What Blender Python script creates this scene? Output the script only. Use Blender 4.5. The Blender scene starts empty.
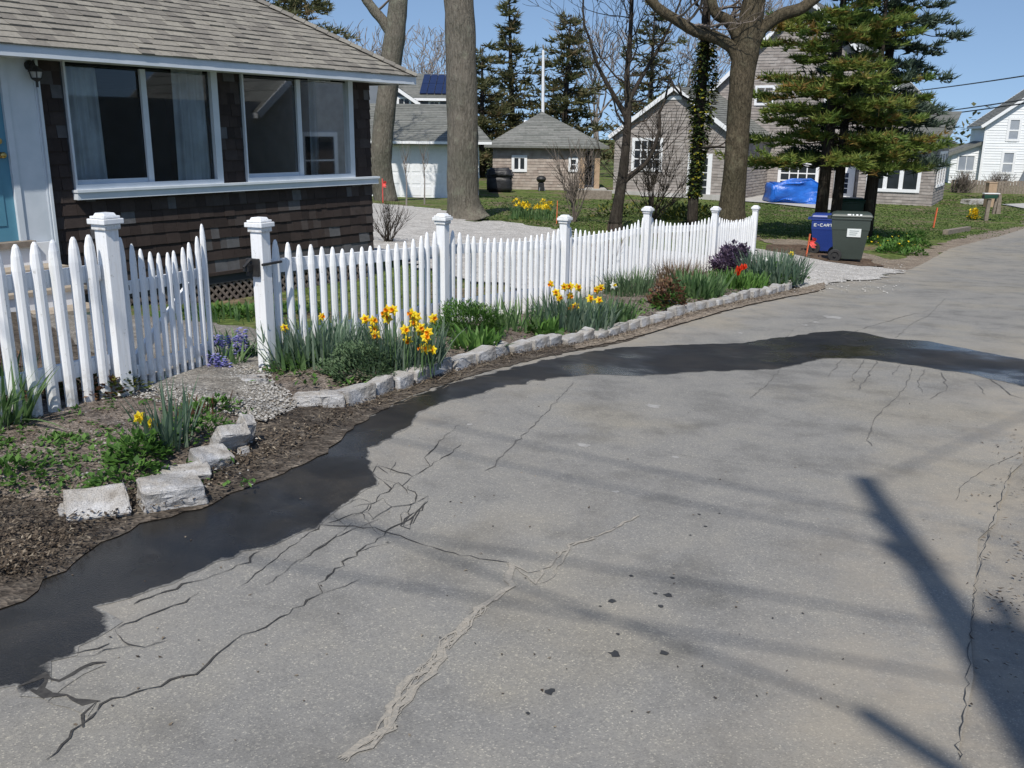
import bpy, bmesh, math, random
import numpy as np
from mathutils import Vector as V, Matrix
from mathutils.geometry import delaunay_2d_cdt
random.seed(7); np.random.seed(7)
RD = math.radians
S = bpy.context.scene
COL = S.collection

# ------------------------------------------------------------------ camera
FPX = 924.0
PITCH, ROLL = RD(15.26), 0.011
CAM = np.array([0, 0, 1.6])
_f = np.array([0, math.cos(PITCH), -math.sin(PITCH)])
_r0 = np.array([1.0, 0, 0]); _u0 = np.array([0, math.sin(PITCH), math.cos(PITCH)])
_r = _r0*math.cos(ROLL) + _u0*math.sin(ROLL)
_u = _u0*math.cos(ROLL) - _r0*math.sin(ROLL)
cd = bpy.data.cameras.new('camera'); cam = bpy.data.objects.new('camera', cd); COL.objects.link(cam)
M = Matrix(((_r[0], _u[0], -_f[0], CAM[0]), (_r[1], _u[1], -_f[1], CAM[1]), (_r[2], _u[2], -_f[2], CAM[2]), (0, 0, 0, 1)))
cam.matrix_world = M
cd.sensor_width = 36; cd.lens = FPX/1024*36; cd.clip_end = 3000; cd.clip_start = 0.05
S.camera = cam

def ray(x, y): return _f + _r*(x-512)/FPX - _u*(y-384)/FPX
def atY(x, y, Y):
    v = ray(x, y); return CAM + v*(Y/v[1])
def proj(P):
    d = np.array(P, float)-CAM; z = d@_f
    return (512+FPX*(d@_r)/z, 384-FPX*(d@_u)/z)

# ------------------------------------------------------------------ terrain (thin-plate spline through surveyed spots)
CP = np.array([
 (-2.2,4.9,.13),(-1.56,5.72,.06),(-.6,7.92,-.08),(.55,10.05,-.24),(1.74,12.17,-.33),(3.05,14.2,-.47),(4.2,16.3,-.62),
 (-3.6,10.8,-.42),(-2,13.3,-.42),(-6.5,7.5,.05),(-6,11,-.2),(-1.4,25,-.66),(-5,36,-.99),(-5.4,42,-1.27),(.3,52,-1.45),
 (7.2,19.8,-1.0),(14.8,50,-1.72),(20.9,47,-1.78),(24.5,53,-1.66),(31.8,65,-1.55),(20.6,40.4,-1.78),
 (0,2,.1),(1,4,0),(.8,8.47,-.26),(3.6,6.3,-.15),(6.6,11.9,-.45),(4,12.8,-.52),(5.5,17.8,-.82),(12,26.4,-1.28),(19.6,35.9,-1.76),
 (3,0,.15),(-1.7,3,.06),(-6,3,.2),(-3,-3,.4),(5,-5,.45),(0,120,-1.6),(80,120,-1.7),(-60,60,-1.3),(60,40,-1.8),(25,20,-1.1),
 (-40,10,.1),(-20,-20,.8),(30,-20,.6),(12,12,-.6),(7,31,-1.2),(2,35,-1.1),(12,36,-1.5),(-80,120,-1.5),(-60,-60,1),(80,-60,.8)])
def _phi(r2): return np.where(r2 > 0, .5*r2*np.log(np.maximum(r2, 1e-12)), 0)
_n = len(CP); _K = _phi(((CP[:, None, :2]-CP[None, :, :2])**2).sum(2)) + np.eye(_n)*.35
_P = np.hstack([np.ones((_n, 1)), CP[:, :2]])
_A = np.block([[_K, _P], [_P.T, np.zeros((3, 3))]])
_W = np.linalg.solve(_A, np.concatenate([CP[:, 2], np.zeros(3)]))
def HH(xy):
    xy = np.atleast_2d(np.asarray(xy, float)).copy()
    d = np.hypot(xy[:, 0], xy[:, 1]-30)
    far = np.clip((d-70)/60, 0, 1)
    k = np.minimum(1, 110/np.maximum(d, 1e-6))
    q = np.stack([xy[:, 0]*k, 30+(xy[:, 1]-30)*k], 1)
    r2 = ((q[:, None, :]-CP[None, :, :2])**2).sum(2)
    z = _phi(r2)@_W[:_n] + _W[_n] + q@_W[_n+1:]
    return z*(1-far) + far*np.where(xy[:, 1] > 0, -1.6, np.clip(z, -1.6, 1.0))
_gs = .4; _gx0, _gy0, _gnx, _gny = -60.0, -20.0, 420, 340
_gxx, _gyy = np.meshgrid(_gx0+_gs*np.arange(_gnx), _gy0+_gs*np.arange(_gny))
_GR = np.concatenate([HH(c) for c in np.array_split(np.stack([_gxx.ravel(), _gyy.ravel()], 1), 40)]).reshape(_gny, _gnx).tolist()
def H(x, y):
    fx = (x-_gx0)/_gs; fy = (y-_gy0)/_gs
    if not (0 <= fx < _gnx-1 and 0 <= fy < _gny-1): return float(HH([(x, y)])[0])
    i, j = int(fx), int(fy); u, v = fx-i, fy-j; a, b = _GR[j], _GR[j+1]
    return (a[i]*(1-u)+a[i+1]*u)*(1-v)+(b[i]*(1-u)+b[i+1]*u)*v
def G(px, py):
    """where the sight line through a pixel meets the terrain"""
    vx, vy, vz = (float(q) for q in ray(px, py)); a = t = 1.0
    while t < 160:
        if 1.6+vz*t < H(vx*t, vy*t): break
        a = t; t = t*1.06+.05
    b = t
    for _ in range(24):
        m = (a+b)/2
        if 1.6+vz*m > H(vx*m, vy*m): a = m
        else: b = m
    return V((vx*b, vy*b, H(vx*b, vy*b)))

# ------------------------------------------------------------------ object helpers
def tag(o, label=None, cat=None, group=None, kind=None):
    if label: o['label'] = label
    if cat: o['category'] = cat
    if group: o['group'] = group
    if kind: o['kind'] = kind
    return o
def thing(name, loc, label, cat, group=None):
    o = bpy.data.objects.new(name, None); COL.objects.link(o)
    o.location = loc; o['org'] = list(loc); o.empty_display_size = .1
    return tag(o, label, cat, group)

class MB:
    def __init__(s): s.v = []; s.f = []; s.t = []; s.m = []
    def add(s, vs, fs, tone=None, mi=0):
        n = len(s.v); s.v += [tuple(q) for q in vs]
        for f in fs:
            s.f.append(tuple(i+n for i in f)); s.t.append(.5 if tone is None else tone); s.m.append(mi)
    def quad(s, a, b, c, d, tone=None, mi=0): s.add([a, b, c, d], [(0, 1, 2, 3)], tone, mi)
    def tri(s, a, b, c, tone=None, mi=0): s.add([a, b, c], [(0, 1, 2)], tone, mi)
    def box(s, c, ax, ay, az, tone=None, mi=0, taper=1.0):
        """c centre; ax,ay,az half-extent vectors"""
        c, ax, ay, az = V(c), V(ax), V(ay), V(az)
        vs = []
        for k in (-1, 1):
            w = taper if k == 1 else 1.0
            for i, j in ((-1, -1), (1, -1), (1, 1), (-1, 1)):
                vs.append(c+ax*i*w+ay*j*w+az*k)
        s.add(vs, [(3, 2, 1, 0), (4, 5, 6, 7), (0, 1, 5, 4), (1, 2, 6, 5), (2, 3, 7, 6), (3, 0, 4, 7)], tone, mi)
    def bar(s, a, b, w, h, up=(0, 0, 1), tone=None, mi=0):
        a, b = V(a), V(b); d = (b-a); L = d.length; d.normalize()
        sd = d.cross(V(up)); 
        if sd.length < 1e-6: sd = d.cross(V((1, 0, 0)))
        sd.normalize(); u = sd.cross(d).normalized()
        s.box((a+b)/2, d*L/2, sd*w/2, u*h/2, tone, mi)
    def tube(s, pts, rad, n=8, tone=None, cap=True, mi=0, rough=0.0):
        pts = [V(p) for p in pts]
        if not hasattr(rad, '__len__'): rad = [rad]*len(pts)
        t0 = (pts[1]-pts[0]).normalized()
        ref = V((1, 0, 0)) if abs(t0.x) < .9 else V((0, 1, 0))
        a = t0.cross(ref).normalized(); vs = []
        for i, p in enumerate(pts):
            t = (pts[min(i+1, len(pts)-1)]-pts[max(i-1, 0)])
            if t.length < 1e-9: t = t0
            t = t.normalized()
            a = (a - t*a.dot(t))
            if a.length < 1e-6: a = t.orthogonal()
            a.normalize(); b = t.cross(a)
            for k in range(n):
                q = 2*math.pi*k/n
                rr = rad[i]*(1+(random.uniform(-rough, rough) if rough else 0))
                vs.append(p + (a*math.cos(q)+b*math.sin(q))*rr)
        fs = []
        for i in range(len(pts)-1):
            for k in range(n):
                fs.append((i*n+k, i*n+(k+1) % n, (i+1)*n+(k+1) % n, (i+1)*n+k))
        if cap:
            fs.append(tuple(range(n-1, -1, -1))); m = (len(pts)-1)*n
            fs.append(tuple(range(m, m+n)))
        s.add(vs, fs, tone, mi)
    def lathe(s, base, prof, n=16, axis=(0, 0, 1), tone=None):
        ax = V(axis).normalized(); a = ax.orthogonal().normalized(); b = ax.cross(a); vs = []
        for (r, z) in prof:
            for k in range(n):
                q = 2*math.pi*k/n; vs.append(V(base)+ax*z+(a*math.cos(q)+b*math.sin(q))*r)
        fs = []
        for i in range(len(prof)-1):
            for k in range(n): fs.append((i*n+k, i*n+(k+1) % n, (i+1)*n+(k+1) % n, (i+1)*n+k))
        fs.append(tuple(range(n-1, -1, -1))); m = (len(prof)-1)*n; fs.append(tuple(range(m, m+n)))
        s.add(vs, fs, tone)
    def prism(s, poly, ext, tone=None, mi=0):
        """poly: list of 3-D points (planar), ext: extrusion vector"""
        n = len(poly); e = V(ext); vs = [V(p) for p in poly]+[V(p)+e for p in poly]
        fs = [tuple(range(n-1, -1, -1)), tuple(range(n, 2*n))]
        for i in range(n): fs.append((i, (i+1) % n, n+(i+1) % n, n+i))
        s.add(vs, fs, tone, mi)
    def build(s, name, mat, parent=None, smooth=False, bevel=0, org=None):
        me = bpy.data.meshes.new(name)
        if parent is not None: o0 = V(parent['org'])
        elif org is not None: o0 = V(org)
        else: o0 = V((0, 0, 0))
        me.from_pydata([(x-o0.x, y-o0.y, z-o0.z) for x, y, z in s.v], [], s.f)
        for m in (mat if isinstance(mat, (list, tuple)) else [mat]): me.materials.append(m)
        if any(s.m): me.polygons.foreach_set('material_index', s.m)
        at = me.attributes.new('tone', 'FLOAT', 'FACE'); at.data.foreach_set('value', s.t)
        if smooth: me.polygons.foreach_set('use_smooth', [True]*len(me.polygons))
        me.update()
        o = bpy.data.objects.new(name, me); COL.objects.link(o)
        if parent is not None:
            o.parent = parent; o['org'] = list(o0)
        else:
            o.location = o0; o['org'] = list(o0)
        if bevel:
            bm = bmesh.new(); bm.from_mesh(me)
            bmesh.ops.remove_doubles(bm, verts=bm.verts, dist=1e-5)
            bmesh.ops.recalc_face_normals(bm, faces=bm.faces)
            bmesh.ops.bevel(bm, geom=list(bm.edges), offset=bevel, segments=2, affect='EDGES', profile=.6, clamp_overlap=True)
            bm.to_mesh(me); bm.free()
        return o

# ------------------------------------------------------------------ materials
def new_mat(name):
    m = bpy.data.materials.new(name); m.use_nodes = True
    nt = m.node_tree; return m, nt, nt.nodes['Principled BSDF']
def N(nt, typ, **kw):
    n = nt.nodes.new(typ)
    for k, v in kw.items():
        if k.startswith('i_'): n.inputs[k[2:].replace('_', ' ')].default_value = v
        else: setattr(n, k, v)
    return n
def L(nt, a, b): nt.links.new(a, b)
def ramp(nt, fac, stops):
    r = nt.nodes.new('ShaderNodeValToRGB'); e = r.color_ramp.elements
    while len(e) < len(stops): e.new(.5)
    for q, (p, c) in zip(e, stops):
        q.position = p; q.color = (*c, 1) if len(c) == 3 else c
    L(nt, fac, r.inputs[0]); return r.outputs[0]
def mix(nt, fac, a, b, typ='MIX'):
    m = nt.nodes.new('ShaderNodeMix'); m.data_type = 'RGBA'; m.blend_type = typ; m.clamp_result = False
    for sock, val in ((m.inputs[0], fac), (m.inputs[6], a), (m.inputs[7], b)):
        if hasattr(val, 'is_linked') or hasattr(val, 'links'): L(nt, val, sock)
        elif isinstance(val, (int, float)): sock.default_value = val
        else: sock.default_value = (*val, 1) if len(val) == 3 else val
    return m.outputs[2]
def coords(nt, kind='Object'):
    return nt.nodes.new('ShaderNodeTexCoord').outputs[kind]
def noise(nt, co, scale, detail=4, rough=.55, out='Fac', dist=0):
    n = N(nt, 'ShaderNodeTexNoise'); n.inputs['Scale'].default_value = scale; n.inputs['Detail'].default_value = detail
    n.inputs['Roughness'].default_value = rough; n.inputs['Distortion'].default_value = dist
    L(nt, co, n.inputs['Vector']); return n.outputs[out]
def bump(nt, h, strength, dist=.01):
    b = N(nt, 'ShaderNodeBump'); b.inputs['Strength'].default_value = strength; b.inputs['Distance'].default_value = dist
    L(nt, h, b.inputs['Height']); return b.outputs[0]
def plain(name, a, b=None, scale=6, rough=.6, bumpk=.15, bscale=40, metallic=0, tone=None, detail=5, spec=.5, bdist=.004):
    """two-colour noise material; tone = (dark, light) colours mixed by the mesh's per-face tone"""
    m, nt, p = new_mat(name); co = coords(nt)
    b = b or tuple(c*.8 for c in a)
    c = ramp(nt, noise(nt, co, scale, detail), [(.35, b), (.65, a)])
    if tone:
        at = N(nt, 'ShaderNodeAttribute', attribute_name='tone')
        t = ramp(nt, at.outputs['Fac'], [(i/(len(tone)-1), q) for i, q in enumerate(tone)])
        c = mix(nt, 1.0, t, mix(nt, .8, (1, 1, 1), ramp(nt, noise(nt, co, scale, detail), [(.3, (.75, .75, .75)), (.7, (1.15, 1.15, 1.15))])), 'MULTIPLY')
    L(nt, c, p.inputs['Base Color']); p.inputs['Roughness'].default_value = rough; p.inputs['Metallic'].default_value = metallic
    p.inputs['Specular IOR Level'].default_value = spec
    if bumpk: L(nt, bump(nt, noise(nt, co, bscale, 4), bumpk, bdist), p.inputs['Normal'])
    return m
def leafy(name, tones, trans=.35, rough=.55, scale=3.0):
    m, nt, p = new_mat(name); co = coords(nt)
    at = N(nt, 'ShaderNodeAttribute', attribute_name='tone')
    t = ramp(nt, at.outputs['Fac'], [(i/(len(tones)-1), q) for i, q in enumerate(tones)])
    c = mix(nt, 1.0, t, ramp(nt, noise(nt, co, scale, 3), [(.3, (.8, .8, .8)), (.7, (1.2, 1.2, 1.2))]), 'MULTIPLY')
    L(nt, c, p.inputs['Base Color']); p.inputs['Roughness'].default_value = rough; p.inputs['Specular IOR Level'].default_value = .3
    tr = N(nt, 'ShaderNodeBsdfTranslucent'); L(nt, c, tr.inputs['Color'])
    ms = N(nt, 'ShaderNodeMixShader'); ms.inputs[0].default_value = trans
    L(nt, p.outputs[0], ms.inputs[1]); L(nt, tr.outputs[0], ms.inputs[2])
    L(nt, ms.outputs[0], nt.nodes['Material Output'].inputs['Surface'])
    return m

MAT = {}
MAT['white'] = plain('white_paint', (.80, .81, .82), (.74, .75, .76), 9, .5, .1, 60)
def picket_paint():
    m, nt, p = new_mat('fence_paint'); co = coords(nt)
    mp = N(nt, 'ShaderNodeMapping'); mp.inputs['Scale'].default_value = (30, 30, 3); L(nt, co, mp.inputs[0])
    c = ramp(nt, noise(nt, mp.outputs[0], 2, 5), [(.25, (.70, .70, .69)), (.5, (.82, .83, .84)), (1, (.85, .86, .87))])
    # splashed soil and algae on the lowest hand's breadth, worn flecks
    fl = ramp(nt, noise(nt, co, 45, 2), [(.66, (0, 0, 0)), (.74, (1, 1, 1))])
    c = mix(nt, mix(nt, .55, (0, 0, 0), fl), c, (.45, .44, .40))
    ge = N(nt, 'ShaderNodeSeparateXYZ'); L(nt, coords(nt, 'Generated'), ge.inputs[0])
    spl = N(nt, 'ShaderNodeMath', operation='MULTIPLY'); L(nt, ramp(nt, ge.outputs[2], [(.0, (1, 1, 1)), (.10, (.55, .55, .55)), (.26, (0, 0, 0))]), spl.inputs[0]); L(nt, ramp(nt, noise(nt, co, 26, 5, .7), [(.38, (0, 0, 0)), (.62, (.8, .8, .8))]), spl.inputs[1])
    c = mix(nt, spl.outputs[0], c, (.30, .26, .20))
    gr = ramp(nt, noise(nt, mp.outputs[0], .35, 4, .6), [(.56, (0, 0, 0)), (.72, (.30, .30, .30))]); c = mix(nt, gr, c, (.52, .55, .46))
    L(nt, c, p.inputs['Base Color']); p.inputs['Roughness'].default_value = .45
    L(nt, bump(nt, noise(nt, mp.outputs[0], 3, 4), .25, .004), p.inputs['Normal'])
    return m
MAT['fence'] = picket_paint()
MAT['trimblue'] = plain('bluish_white_trim', (.62, .66, .70), (.55, .60, .64), 5, .55, .1)  # even bluish white for the cottage trim
MAT['door'] = plain('teal_door_paint', (.10, .27, .36), (.085, .235, .32), 4, .4, .05)
MAT['brass'] = plain('brass', (.6, .42, .15), (.45, .3, .1), 10, .3, .05, metallic=1)
MAT['black'] = plain('black_iron', (.015, .015, .016), (.03, .028, .026), 20, .5, .2)
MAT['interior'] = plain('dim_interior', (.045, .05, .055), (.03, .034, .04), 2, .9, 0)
MAT['curtain'] = leafy('curtain_cloth', [(.86, .87, .88), (.82, .84, .85)], .4)
MAT['shingle_wall'] = plain('weathered_dark_shingle', (.1, .1, .1), None, 14, .9, .5, 60, tone=[(.017, .0105, .009), (.027, .017, .014), (.038, .026, .022), (.055, .044, .04), (.105, .105, .11)], bdist=.006)
MAT['shingle_end'] = plain('grey_shingle', (.1, .1, .1), None, 3, .9, .4, 30, tone=[(.25, .22, .20), (.285, .255, .235), (.315, .285, .262), (.34, .31, .288)], bdist=.01)
MAT['shingle_tan'] = plain('tan_grey_shingle', (.1, .1, .1), None, 3, .9, .4, 30, tone=[(.30, .245, .21), (.34, .28, .24), (.37, .315, .27), (.40, .345, .30)], bdist=.01)
MAT['roof_tab'] = plain('asphalt_roof_tab', (.1, .1, .1), None, 30, .95, .5, 220, tone=[(.16, .146, .125), (.195, .179, .152), (.235, .217, .183), (.275, .255, .212)], bdist=.004)
MAT['roof_grey'] = plain('grey_roof_tab', (.1, .1, .1), None, 6, .95, .5, 60, tone=[(.125, .13, .12), (.165, .17, .155), (.21, .21, .195)], bdist=.008)
MAT['siding_white'] = plain('white_siding', (.78, .80, .81), (.74, .76, .78), 3, .5, .05)
MAT['siding_grey'] = plain('grey_blue_siding', (.17, .19, .22), (.15, .17, .2), 3, .6, .05)
MAT['concrete'] = plain('concrete', (.45, .44, .42), (.36, .35, .33), 3, .9, .3, 50)
MAT['wood_old'] = plain('weathered_wood', (.26, .22, .18), (.17, .14, .11), 12, .9, .4, 40)
MAT['wood_tan'] = plain('tan_timber', (.42, .30, .2), (.34, .24, .155), 8, .8, .2)
MAT['tread'] = plain('step_tread', (.40, .34, .27), (.32, .27, .21), 7, .8, .2)
MAT['lattice'] = plain('lattice_wood', (.20, .165, .14), (.13, .105, .09), 10, .9, .3)
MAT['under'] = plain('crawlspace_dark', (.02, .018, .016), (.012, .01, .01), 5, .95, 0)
def granite():
    m, nt, p = new_mat('granite'); co = coords(nt)
    c = ramp(nt, noise(nt, co, 220, 2, .7), [(.3, (.16, .16, .165)), (.45, (.42, .42, .42)), (.7, (.58, .57, .56))])
    d = ramp(nt, noise(nt, co, 6, 6, .65), [(.30, (.40, .34, .27)), (.45, (.76, .72, .66)), (.62, (1, 1, 1))])
    L(nt, mix(nt, 1, c, d, 'MULTIPLY'), p.inputs['Base Color']); p.inputs['Roughness'].default_value = .85
    L(nt, bump(nt, noise(nt, co, 45, 6, .65), .7, .012), p.inputs['Normal'])
    return m
MAT['granite'] = granite()
def glass(name, tint=(.9, .95, .95), ior=1.45):
    m, nt, p = new_mat(name)
    tr = N(nt, 'ShaderNodeBsdfTransparent'); tr.inputs['Color'].default_value = (*tint, 1)
    gl = N(nt, 'ShaderNodeBsdfGlossy'); gl.inputs['Roughness'].default_value = .02
    fr = N(nt, 'ShaderNodeFresnel'); fr.inputs['IOR'].default_value = ior
    ms = N(nt, 'ShaderNodeMixShader'); L(nt, fr.outputs[0], ms.inputs[0]); L(nt, tr.outputs[0], ms.inputs[1]); L(nt, gl.outputs[0], ms.inputs[2])
    L(nt, ms.outputs[0], nt.nodes['Material Output'].inputs['Surface']); nt.nodes.remove(p)
    return m
MAT['glass'] = glass('window_glass', (.92, .95, .96), 1.45)
MAT['glass_far'] = plain('dark_window_glass', (.03, .036, .045), (.02, .025, .03), 2, .06, 0)
MAT['bark_grey'] = None
def bark(name, a, b, c, zs=1.2):
    m, nt, p = new_mat(name); co = coords(nt)
    mp = N(nt, 'ShaderNodeMapping'); mp.inputs['Scale'].default_value = (9, 9, zs); L(nt, co, mp.inputs[0])
    n1 = noise(nt, mp.outputs[0], 2.2, 6, .65, dist=.4)
    col = ramp(nt, n1, [(.3, a), (.5, b), (.7, c)])
    li = ramp(nt, noise(nt, co, 2.6, 5, .65), [(.55, (0, 0, 0)), (.64, (.6, .6, .6))]); col = mix(nt, li, col, tuple(q*1.15+.015 for q in (c[0]*.92, c[1], c[2]*.92)))
    dk = ramp(nt, noise(nt, co, 5.5, 4, .7, dist=.8), [(.62, (0, 0, 0)), (.70, (.55, .55, .55))]); col = mix(nt, dk, col, tuple(q*.7 for q in a))
    n2 = noise(nt, co, .9, 3)
    col = mix(nt, 1, col, ramp(nt, n2, [(.3, (.75, .78, .72)), (.7, (1.15, 1.1, 1.05))]), 'MULTIPLY')
    L(nt, col, p.inputs['Base Color']); p.inputs['Roughness'].default_value = .95; p.inputs['Specular IOR Level'].default_value = .15
    L(nt, bump(nt, n1, 1.0, .09), p.inputs['Normal'])
    return m
MAT['bark_grey'] = bark('grey_bark', (.10, .092, .078), (.165, .152, .13), (.21, .195, .17), 2.2)
MAT['bark_brown'] = bark('brown_bark', (.045, .038, .028), (.095, .08, .055), (.15, .125, .09), 3)
MAT['bark_dark'] = bark('dark_bark', (.028, .024, .021), (.055, .046, .04), (.09, .078, .066))
MAT['twig'] = plain('twig_bark', (.16, .135, .115), (.11, .09, .075), 5, .95, 0)
MAT['twig_pale'] = plain('pale_twig_bark', (.27, .24, .22), (.2, .18, .165), 5, .95, 0)
MAT['twig_red'] = plain('reddish_twig', (.16, .09, .07), (.11, .06, .05), 8, .9, 0)
MAT['needle_pine'] = leafy('pine_needles', [(.06, .105, .03), (.11, .18, .045), (.175, .25, .055), (.25, .30, .07), (.31, .20, .065)], .45)
MAT['needle_spruce'] = leafy('spruce_needles', [(.04, .065, .042), (.07, .105, .07), (.11, .15, .115)], .3)
MAT['needle_cedar'] = leafy('cedar_needles', [(.06, .075, .036), (.10, .115, .05), (.15, .145, .065), (.19, .14, .075)], .4)
MAT['blade'] = leafy('strap_leaf', [(.06, .12, .04), (.11, .205, .075), (.165, .27, .105), (.23, .33, .16)], .48)
MAT['blade_blue'] = leafy('blue_green_strap_leaf', [(.065, .12, .07), (.12, .195, .125), (.18, .26, .18), (.26, .33, .24)], .48)
MAT['mound'] = leafy('fresh_green_leaf', [(.03, .075, .016), (.065, .15, .028), (.11, .23, .045), (.16, .29, .07)], .4)
MAT['sage'] = leafy('grey_green_leaf', [(.065, .115, .055), (.125, .195, .095), (.19, .27, .15)], .4)
MAT['grass'] = leafy('grass_blade', [(.06, .105, .028), (.095, .155, .038), (.12, .18, .048), (.18, .19, .08)], .5)
MAT['drygrass'] = leafy('dry_grass', [(.12, .075, .045), (.2, .14, .085), (.28, .21, .13)], .3)
MAT['ivy'] = leafy('ivy_leaf', [(.025, .045, .016), (.05, .08, .022), (.09, .12, .028), (.3, .27, .03)], .3)
MAT['yellow'] = leafy('yellow_petal', [(.78, .50, .01), (.85, .62, .02), (.88, .72, .04)], .3)
MAT['orange'] = leafy('orange_trumpet', [(.85, .27, .01), (.9, .36, .012)], .25)
MAT['whitepetal'] = leafy('white_petal', [(.75, .76, .68), (.82, .82, .78)], .3)
MAT['red'] = leafy('red_petal', [(.65, .03, .012), (.8, .07, .02)], .3)
MAT['blue_petal'] = leafy('hyacinth_petal', [(.22, .22, .55), (.34, .33, .68), (.5, .48, .78)], .3)
MAT['purple'] = leafy('purple_leaf', [(.09, .06, .09), (.14, .10, .15), (.2, .15, .25)], .4)
MAT['rust'] = leafy('rusty_leaf', [(.09, .04, .025), (.16, .08, .045), (.2, .14, .07)], .3)
MAT['litter'] = leafy('dead_leaf', [(.036, .028, .020), (.078, .058, .041), (.155, .12, .084), (.31, .262, .195)], .15)
MAT['pebble'] = plain('crushed_stone', (.1, .1, .1), None, 40, .9, 0, tone=[(.18, .17, .15), (.28, .265, .24), (.38, .365, .34), (.46, .45, .43)])
MAT['tarp'] = plain('blue_tarp', (.02, .14, .55), (.012, .10, .44), 3, .35, .5, 9, bdist=.05)
MAT['bin_green'] = plain('dark_green_plastic', (.045, .06, .05), (.04, .052, .044), 30, .45, .15, 200)
MAT['bin_blue'] = plain('blue_plastic', (.018, .045, .22), (.015, .038, .19), 30, .4, .1, 200)
MAT['bin_dark'] = plain('bottle_green_plastic', (.012, .055, .032), (.01, .045, .027), 30, .4, .1, 200)
MAT['rubber'] = plain('black_rubber', (.02, .02, .02), (.03, .03, .03), 40, .8, .1)
MAT['sticker'] = plain('white_sticker', (.75, .78, .76), (.68, .72, .7), 30, .6, 0)
MAT['ink'] = plain('grey_print', (.2, .25, .25), (.25, .3, .3), 30, .7, 0)
MAT['stake'] = plain('orange_stake', (.75, .16, .06), (.62, .13, .05), 20, .7, .1)
MAT['pink'] = leafy('pink_flagging', [(.85, .10, .09), (.9, .14, .12)], .3)
MAT['cover'] = plain('black_vinyl_cover', (.014, .014, .016), (.022, .022, .024), 6, .5, .5, 12, bdist=.03)
MAT['solar'] = plain('solar_cell', (.012, .02, .07), (.01, .016, .055), 3, .15, 0)
MAT['pole_wood'] = plain('pole_wood', (.2, .17, .14), (.14, .12, .1), 6, .9, .3)
MAT['metal'] = plain('grey_metal', (.35, .36, .37), (.3, .31, .32), 8, .4, .05, metallic=.6)
MAT['stone_pale'] = plain('pale_flagstone', (.55, .53, .49), (.45, .43, .40), 8, .9, .4, 40)

# ------------------------------------------------------------------ ground sheets
def asphalt_nodes(nt, co, base, tan, dark, speck=1.0, dust=True):
    big = noise(nt, co, .55, 4, .6)
    mid = noise(nt, co, 2.6, 5, .65)
    c = ramp(nt, big, [(.34, base), (.5, tuple(x*1.06 for x in base)), (.62, tan)])
    c = mix(nt, 1, c, ramp(nt, mid, [(.28, (.66, .66, .66)), (.5, (1, 1, 1)), (.75, (1.18, 1.16, 1.11))]), 'MULTIPLY')
    vo = N(nt, 'ShaderNodeTexVoronoi'); vo.inputs['Scale'].default_value = 250; L(nt, co, vo.inputs['Vector'])
    sp = N(nt, 'ShaderNodeSeparateColor'); L(nt, vo.outputs['Color'], sp.inputs[0])
    agg = ramp(nt, sp.outputs[0], [(0, (.80, .80, .81)), (.3, (.95, .95, .95)), (.8, (1.04, 1.03, 1.02)), (.92, (1.12, 1.11, 1.08)), (.975, (1.6, 1.56, 1.46))])
    c = mix(nt, speck, c, mix(nt, 1, c, agg, 'MULTIPLY'))
    vo2 = N(nt, 'ShaderNodeTexVoronoi'); vo2.inputs['Scale'].default_value = 130; L(nt, co, vo2.inputs['Vector'])
    sp2 = N(nt, 'ShaderNodeSeparateColor'); L(nt, vo2.outputs['Color'], sp2.inputs[0])
    c = mix(nt, 1, c, ramp(nt, sp2.outputs[1], [(.0, (.9, .9, .9)), (.5, (1, 1, 1)), (.97, (1.02, 1.02, 1.01)), (.992, (1.3, 1.28, 1.22))]), 'MULTIPLY')
    st = ramp(nt, noise(nt, co, 1.1, 6, .7, dist=.3), [(.60, (0, 0, 0)), (.75, (.55, .55, .55))])
    c = mix(nt, st, c, dark)
    # sandy dust drifted along the edges, scuffed patches
    if dust:
        ed = N(nt, 'ShaderNodeAttribute', attribute_name='edge'); mr = N(nt, 'ShaderNodeMapRange'); mr.inputs[1].default_value = .75; mr.inputs[2].default_value = .05; L(nt, ed.outputs['Fac'], mr.inputs[0])
        mu = N(nt, 'ShaderNodeMath', operation='MULTIPLY'); L(nt, mr.outputs[0], mu.inputs[0]); L(nt, ramp(nt, noise(nt, co, 3.2, 6, .7), [(.35, (0, 0, 0)), (.62, (.75, .75, .75))]), mu.inputs[1])
        c = mix(nt, mu.outputs[0], c, (.33, .29, .23))
    pt = ramp(nt, noise(nt, co, .38, 6, .62, dist=.6), [(.52, (0, 0, 0)), (.60, (.32, .32, .32))]); c = mix(nt, pt, c, (.31, .285, .24))
    h = mix(nt, .5, vo.outputs['Distance'], noise(nt, co, 130, 3))
    return c, h
def asphalt(name, *a):
    m, nt, p = new_mat(name); co = coords(nt); c, h = asphalt_nodes(nt, co, *a)
    L(nt, c, p.inputs['Base Color']); p.inputs['Roughness'].default_value = .92; p.inputs['Specular IOR Level'].default_value = .25
    L(nt, bump(nt, h, .4, .004), p.inputs['Normal'])
    return m
MAT['asphalt'] = asphalt('worn_asphalt', (.214, .209, .196), (.244, .230, .199), (.165, .162, .154))
MAT['shoulder'] = asphalt('dusty_shoulder_asphalt', (.195, .188, .175), (.23, .215, .185), (.12, .115, .11))
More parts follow.
